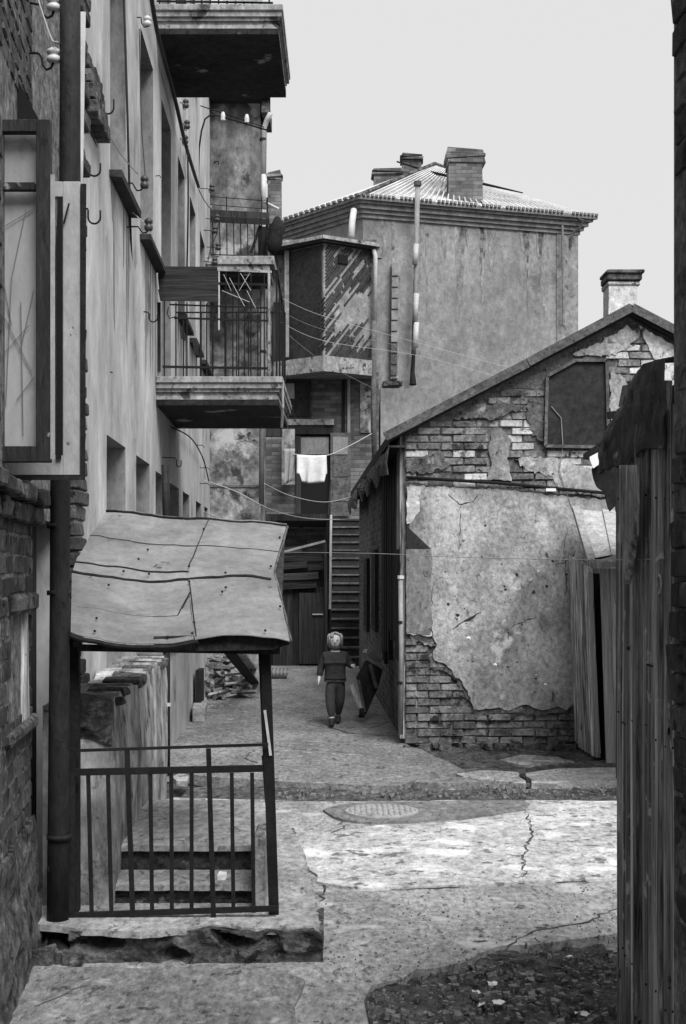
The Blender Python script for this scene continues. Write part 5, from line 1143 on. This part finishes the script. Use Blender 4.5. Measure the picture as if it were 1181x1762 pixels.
rows = []
for k in range(11):
    v = k/10; rows.append([P(lerp(489+1.5*v, 508-5*v, u), 772+62*v*(1-.12*u), 24.6)+Vector((0, -.04*math.sin(u*11+v)*(.3+v), 0)) for u in [q/10 for q in range(11)]])
m = MB(); m.sheet(rows, (0, .012, 0)); tag(m.build('grey_cloth', M['greycloth'], smooth=True), 'narrow grey cloth hanging left of the white towel', 'cloth')
# ================================================================== THINGS IN THE YARD
rgl = random.Random(44)
LG = 'firewood heap against the left wall'
y0 = 0
nlog = 0
for row in range(9):
    h = .03+row*.062
    for i in range(7-row//2):
        c = G(352+i*12+row*1.5+rgl.uniform(-4, 4), 1203-row*.5+rgl.uniform(-3, 2)); L_ = rgl.uniform(.10, .2); r_ = rgl.uniform(.024, .04)
        yaw = rgl.uniform(-1.2, 1.2) if rgl.random() < .6 else rgl.uniform(1.2, 1.9); dirv = Vector((math.cos(yaw), math.sin(yaw), rgl.uniform(-.25, .25)))*L_
        c = Vector((c.x, c.y+rgl.uniform(-.25, .3), h)); m = MB(); m.tube([c-dirv, c+dirv], [r_, r_*rgl.uniform(.75, 1)], rgl.choice([3, 4, 5, 6]))
        tag(m.build('firewood_log', M['log']), 'split firewood log in the jumbled heap against the left wall', 'log', LG); nlog += 1
for i in range(16):    # small light scraps before the heap
    c = G(360+rgl.uniform(-12, 42), 1212+rgl.uniform(-8, 8)); s_ = rgl.uniform(.012, .035); m = MB(); m.box(c.x-s_, c.x+s_, c.y-s_, c.y+s_, .0, s_, j=s_*.5)
    tag(m.build('wood_scrap', M['woodl']), 'pale wood chip scattered in front of the firewood heap', 'wood chip', 'wood chips before the firewood')
for (a, b, lb) in [((394, 1122), (447, 1186), 'broad dark board leaning across the firewood heap towards the post'), ((412, 1120), (450, 1170), 'paler narrow board leaning above the broad one by the firewood heap')]:
    pa, pb = P(*a, 17.0), G(*b); m = MB(); m.beam(pa, pb, .12, .025, up=(0, -1, .3)); tag(m.build('leaning_board', M['woodv' if a[0] > 400 else 'woodd']), lb, 'board')
m = MB(); c = G(343, 1243); m.hexa([G(331, 1243), G(352, 1243), G(356, 1232), G(334, 1232)]+[v+Vector((0, 0, .17)) for v in (G(331, 1243), G(353, 1243), G(358, 1230), G(334, 1230))]); tag(m.build('stone_block', M['conc'], bevel=.01), 'squared pale stone block beside the wall in front of the firewood', 'stone')
m = MB(); m.box(P(338, 0, 16.5).x, P(347, 0, 16.5).x, 16.4, 16.8, 0, .55); tag(m.build('standing_board', M['woodd']), 'short upright board standing at the end of the left wall', 'board')
# radiator lying on the ground
rd = thing('old_radiator', 'cast iron radiator with several ribs lying beside the lean-to', 'radiator', G(478, 1166))
c = G(478, 1168)
for i in range(5):
    x = c.x-.12+i*.06; m = MB()
    for zz in (.03, .11): m.tube([(x, c.y-.02, zz), (x+.01, c.y+.35, zz+.02)], .022, 8)
    m.tube([(x, c.y-.02, .03), (x, c.y-.02, .14)], .024, 8); m.build('rib', M['greypipe'], rd, smooth=True)
# tipped handcart
HC = thing('tipped_handcart', 'dark wooden handcart tipped on its nose beside the brick side wall', 'handcart', G(630, 1235))
cz = 15.9
m = MB(); pts = [P(613, 1165, cz), P(630, 1135, cz+.35), P(656, 1150, cz+.45), P(648, 1180, cz+.25), P(627, 1228, cz-.05)]
m.plate(pts, (.02, .03, -.02)); m.build('tray_board', M['woodd'], HC)
for a, b, zz in [((617, 1170), (628, 1225), -.08), ((637, 1143), (648, 1184), .15)]: m = MB(); m.beam(P(*a, cz+zz), P(*b, cz+zz), .03, .04); m.build('side_rail', M['fascia'], HC)
m = MB(); m.beam(P(605, 1178, cz-.1), P(625, 1226, cz-.12), .07, .045); m.build('shaft', M['woodl'], HC)
m = MB(); m.beam(P(628, 1120, cz+.3), P(653, 1138, cz+.5), .06, .045); m.build('shaft', M['woodl'], HC)
c = P(623, 1228, cz-.15); m = MB(); m.tube([c+Vector((-.03, 0, .01)), c+Vector((.03, 0, .01))], .055, 14); m.build('wheel', M['iron'], HC)
m = MB(); m.tube([P(627, 1225, cz-.1), P(618, 1232, cz-.2)], .012, 6); m.build('axle', M['iron'], HC)
# rough earth in the hollow and in the trench, really uneven
def earth(x0, x1, y0, y1, st, z, amp, sd):
    nx = int((x1-x0)/st); ny = int((y1-y0)/st); v = []; f = []
    for i in range(ny+1):
        for k in range(nx+1):
            x, y = x0+st*k, y0+st*i; q = Vector((x, y, sd))
            h = amp*(noise.noise(q*3)*.9+abs(noise.noise(q*9))*.9+noise.noise(q*23)*.5+noise.noise(q*60)*.35)
            e = min(k, nx-k, i, ny-i)*st; v.append((x, y, z+h-(.03 if e == 0 else 0)))
    for i in range(ny):
        for k in range(nx): a = i*(nx+1)+k; f.append((a, a+1, a+nx+2, a+nx+1))
    me = bpy.data.meshes.new('earth'); me.from_pydata(v, [], f); me.materials.append(M['dirt']); o = bpy.data.objects.new('earth', me); C.objects.link(o); struct(o)
earth(-.1, 1.25, 4.6, 6.75, .014, -.045, .028, 1.5)
earth(-1.3, 2.9, 10.1, 11.45, .022, -.052, .022, 5.5)
earth(.2, 3.2, 12.1, 13.85, .03, -.034, .022, 8.5)
rgd = random.Random(77)
m = MB()
for i in range(1800):
    q = rgd.random()
    if q < .45: px, py, z = rgd.uniform(640, 1080), rgd.uniform(1640, 1790), -.032
    elif q < .6: px, py, z = rgd.uniform(470, 1060), rgd.uniform(1352, 1374), -.04
    else: px, py, z = 480+580*rgd.random(), rgd.uniform(1285, 1760), 0
    if z == 0 and (px < 560 and py > 1400 or 1375 < py < 1525): continue
    c = G(px, py, z); s_ = rgd.uniform(.0015, .0055)*(rgd.choice([1.3, 1.3, 2.2, 3.2]) if z else 1); m.box(c.x-s_, c.x+s_, c.y-s_, c.y+s_, z-.01, z+.003+s_*.9+(.0 if z else .0), j=s_*.5)
struct(m.build('grit', M['asphd']), 'stuff')
# cracks worn open in the paving
def crack(pts, w, seed, h=.0035):
    rg = random.Random(seed); P2 = rough_outline([G(*p)[:2] for p in pts], .05, .018, closed=False, seed=seed); L_ = []; R_ = []
    for i, p in enumerate(P2):
        a = P2[max(0, i-1)]; b = P2[min(len(P2)-1, i+1)]; d_ = Vector((b[0]-a[0], b[1]-a[1])); n_ = Vector((-d_.y, d_.x)).normalized() if d_.length else Vector((0, 1)); ww = w*rg.uniform(.2, 1.2)*math.sin(math.pi*(i+.5)/len(P2))**.4
        L_.append((p[0]+n_.x*ww, p[1]+n_.y*ww, h)); R_.append((p[0]-n_.x*ww, p[1]-n_.y*ww, h))
    m = MB(); n = len(L_); m.v = [Vector(q) for q in L_+R_]; m.f = [(i, i+1, n+i+1, n+i) for i in range(n-1)]; m.m = [0]*(n-1); struct(m.build('crack', M['dirt'], fix=False))
crack([(600, 1420), (560, 1440), (540, 1480), (560, 1530), (548, 1560)], .012, 1)
crack([(530, 1240), (600, 1262), (690, 1268)], .02, 2)
crack([(560, 1522), (680, 1532), (800, 1526), (905, 1519), (1000, 1518), (1070, 1510)], .012, 3, .004)
crack([(905, 1396), (915, 1440), (900, 1480), (906, 1519)], .008, 4, .018)
crack([(60, 1740), (120, 1715), (175, 1690)], .004, 5, .0185)
crack([(870, 1630), (930, 1600), (1000, 1590), (1070, 1560)], .009, 6)
crack([(440, 1290), (420, 1305), (450, 1315)], .012, 7)
crack([(690, 1262), (720, 1282), (770, 1290)], .014, 8)
crack([(360, 1262), (520, 1290), (660, 1300)], .008, 9)
for (px, py, s_) in [(600, 1803-60, .0), (848, 1686, .022), (858, 1722, .03), (1002, 1738, .03), (820, 1700, .018), (830, 1722, .02), (980, 1640, .016)]:
    if s_: c = G(px, py); s_ *= .7; m = MB(); m.sheet([[(c.x+(u-1.5)*s_*.8+R.uniform(-.3, .3)*s_, c.y+(w-1.5)*s_*.7+R.uniform(-.3, .3)*s_, -.022+R.uniform(0, .9)*s_) for u in range(4)] for w in range(4)], (0, 0, .002)); tag(m.build('paper_scrap', M['litter']), 'scrap of white litter lying in the dirt hollow', 'litter', 'white litter in the dirt hollow')
for (x0, y0_, x1, y1_) in [(300, 1341, 332, 1352)]:
    m = MB(); m.plate([G(297, 1345), G(310, 1338), G(326, 1342), G(322, 1354), G(304, 1352)], (0, 0, .04)); tag(m.build('paving_fragment', M['conc']), 'loose pale paving fragment in the trench by the wall', 'stone')

# ================================================================== THE GIRL
def skinned(name, V, E, Rd, mat, parent, org, lv=1):
    me = bpy.data.meshes.new(name); me.from_pydata([tuple(Vector(v)) for v in V], E, []); me.materials.append(mat)
    o = bpy.data.objects.new(name, me); C.objects.link(o); o.parent = parent
    md = o.modifiers.new('Skin', 'SKIN'); md.use_smooth_shade = True
    sv = me.skin_vertices[0].data if me.skin_vertices else None
    if sv is None:
        bm = bmesh.new(); bm.from_mesh(me); bm.verts.layers.skin.verify(); bm.to_mesh(me); bm.free(); sv = me.skin_vertices[0].data
    for i, r_ in enumerate(Rd):
        sv[i].radius = (r_, r_) if not isinstance(r_, tuple) else r_; sv[i].use_root = (i == 0)
    ss = o.modifiers.new('Sub', 'SUBSURF'); ss.levels = lv; ss.render_levels = lv
    return o
ft = G(577, 1249)
PR = thing('person', 'small child in dark quilted jacket and grey tights walking towards the viewer', 'person', (ft.x, ft.y, 0))
# local coordinates: x right in the picture, -y to the viewer, z up. about 1.08 m tall
body_v = [(0, .0, .50), (0, .0, .60), (0, .0, .72), (0, .0, .80), (0, 0, .865), (0, -.01, .90), (0, -.015, .965), (0, -.01, 1.02),   # 0 pelvis..7 head top
          (-.05, 0, .47), (-.055, -.12, .28), (-.035, -.15, .07), (-.035, -.22, .03),   # 8..11 leg (forward)
          (.045, 0, .47), (.05, .02, .27), (.03, .14, .09), (.03, .08, .035),           # 12..15 leg (back)
          (-.11, 0, .79), (-.160, .02, .65), (-.178, -.02, .53), (-.182, -.035, .495),     # arm hanging: 16 shoulder 17 elbow 18 wrist 19 palm
          (.11, 0, .79), (.165, .03, .68), (.195, -.08, .67), (.208, -.11, .675)]        # arm bent: 20..23
body_e = [(0, 1), (1, 2), (2, 3), (3, 4), (4, 5), (5, 6), (6, 7), (0, 8), (8, 9), (9, 10), (10, 11), (0, 12), (12, 13), (13, 14), (14, 15), (3, 16), (16, 17), (17, 18), (18, 19), (3, 20), (20, 21), (21, 22), (22, 23)]
body_r = [(.085, .06), (.08, .055), (.085, .06), (.055, .045), .030, .062, (.078, .086), .052, .06, .045, .025, .022, .06, .045, .025, .022, .035, .028, .018, .018, .035, .028, .018, .018]
def fingers(base, fwd, sidev, idx):
    fwd = Vector(fwd).normalized(); sidev = Vector(sidev).normalized(); nrm = fwd.cross(sidev)
    for k, (o_, L_) in enumerate([(-.013, .026), (-.0045, .031), (.0045, .029), (.013, .023)]):
        a = Vector(base)+sidev*o_+fwd*.014; b = a+fwd*L_*.55+nrm*.002; c = b+fwd*L_*.35+nrm*.008
        n = len(body_v); body_v.extend([tuple(a), tuple(b), tuple(c)]); body_r.extend([.0048, .0045, .0038]); body_e.extend([(idx, n), (n, n+1), (n+1, n+2)])
    a = Vector(base)-sidev*.018-fwd*.002; b = a-sidev*.008+fwd*.012; n = len(body_v); body_v.extend([tuple(a), tuple(b)]); body_r.extend([.0058, .0046]); body_e.extend([(idx, n), (n, n+1)])
fingers(body_v[19], (-.05, -.1, -1), (0, -1, .1), 19); fingers(body_v[23], (.4, -.9, .2), (0, .3, 1), 23)
bd = skinned('body', body_v, body_e, body_r, M['skin'], PR, None, 2)
# face details
n_ = MB()
def ball(c, r, n=8): 
    m = MB(); prof = [(-1, .05), (-.7, .7), (0, 1), (.7, .7), (1, .05)]; m.tube([PRl+Vector(c)+Vector((0, 0, q*r[2])) for q, _ in prof], [w*r[0] for _, w in prof], n); return m
PRl = Vector((ft.x, ft.y, 0))
for sx in (-.026, .026): ball((sx, -.088, .958), (.0085, 0, .005)).build('eye', M['eye'], PR)
ball((0, -.097, .942), (.009, 0, .013)).build('nose', M['skin'], PR)
m = MB(); m.beam(PRl+Vector((-.017, -.088, .918)), PRl+Vector((.017, -.088, .918)), .006, .006); m.build('mouth', M['lips'], PR)
for sx in (-.076, .076): ball((sx, -.005, .95), (.010, 0, .02)).build('ear', M['skin'], PR)
# hair: a shell round the skull, open at the face, reaching the jaw
m = MB(); rows = []
for k in range(11):
    ph = math.radians(90-k*15.5); row = []
    gap = 0 if k < 3 else (36 if k == 3 else 56)
    for i in range(25):
        th = math.radians(-90+gap+(360-2*gap)*i/24)
        cr = max(.03, math.cos(ph)) if k < 7 else .92-.05*(k-7)
        nzv = 1+.12*noise.noise(Vector((i*1.1, k*.35, 2)))+(.05 if k > 6 else 0)
        zz = .962+.082*math.sin(ph) if k < 8 else .965-.03-.022*(k-7)
        row.append(PRl+Vector((.081*cr*math.cos(th)*nzv, .003+.088*cr*math.sin(th)*nzv, zz)))
    rows.append(row)
m.sheet(rows, (0, .004, .004)); m.build('hair', M['hair'], PR, smooth=True)
m = MB()
for i in range(26):
    a = math.radians(-90+(R.uniform(-62, 62) if i < 10 else R.choice([-1, 1])*R.uniform(50, 75))); z1 = 1.018-R.uniform(0, .012); z2 = z1-R.uniform(.0, .01) if abs(math.degrees(a)+90) < 40 else z1-R.uniform(.05, .12)
    m.tube([PRl+Vector((.066*math.cos(a), .066*math.sin(a)-.004, z1+.012)), PRl+Vector((.084*math.cos(a), .09*math.sin(a)-.002, z1-.012)), PRl+Vector((.088*math.cos(a+R.uniform(-.1, .1)), .094*math.sin(a), z2-.01))], [.006, .007, .003], 5)
m.build('fringe', M['hair'], PR, smooth=True)
# jacket and tights: closed skins a little larger than the body
jv = [(0, .0, .60), (0, 0, .53), (0, 0, .50), (0, .0, .70), (0, .0, .79), (0, 0, .845), (-.11, 0, .78), (-.158, .02, .65), (-.177, -.015, .545), (.11, 0, .78), (.163, .03, .68), (.192, -.065, .672)]
je = [(0, 1), (1, 2), (0, 3), (3, 4), (4, 5), (4, 6), (6, 7), (7, 8), (4, 9), (9, 10), (10, 11)]
jr = [(.122, .09), (.128, .10), (.126, .10), (.125, .09), (.11, .085), (.055, .06), .052, .045, .036, .052, .045, .036]
skinned('jacket', jv, je, jr, M['jacket'], PR, None, 2)
tv = [(0, 0, .50), (-.045, 0, .46), (-.055, -.12, .28), (-.037, -.15, .10), (.05, 0, .46), (.052, .02, .27), (.03, .13, .11), (0, 0, .56)]
skinned('tights', tv, [(0, 1), (1, 2), (2, 3), (0, 4), (4, 5), (5, 6), (0, 7)], [(.088, .07), .076, .058, .036, .076, .058, .036, .08], M['trousers'], PR, None, 2)
for (a, b, c) in [((-.037, -.145, .11), (-.036, -.15, .045), (-.04, -.23, .032)), ((.03, .14, .12), (.03, .135, .055), (.03, .06, .035))]:
    skinned('boot', [b, a, c], [(0, 1), (0, 2)], [.036, .034, .028], M['boots'], PR, None, 2)
m = MB(); m.tube([PRl+Vector((.052*math.cos(a), -.0+.052*math.sin(a), .868)) for a in [i*math.pi/8 for i in range(17)]], .02, 8, cap=False); m.build('scarf', M['scarf'], PR, smooth=True)

# ------------------------------------------------------------------ yard walls outside the frame, so the light is that of a narrow yard
print('objects', len(bpy.data.objects))
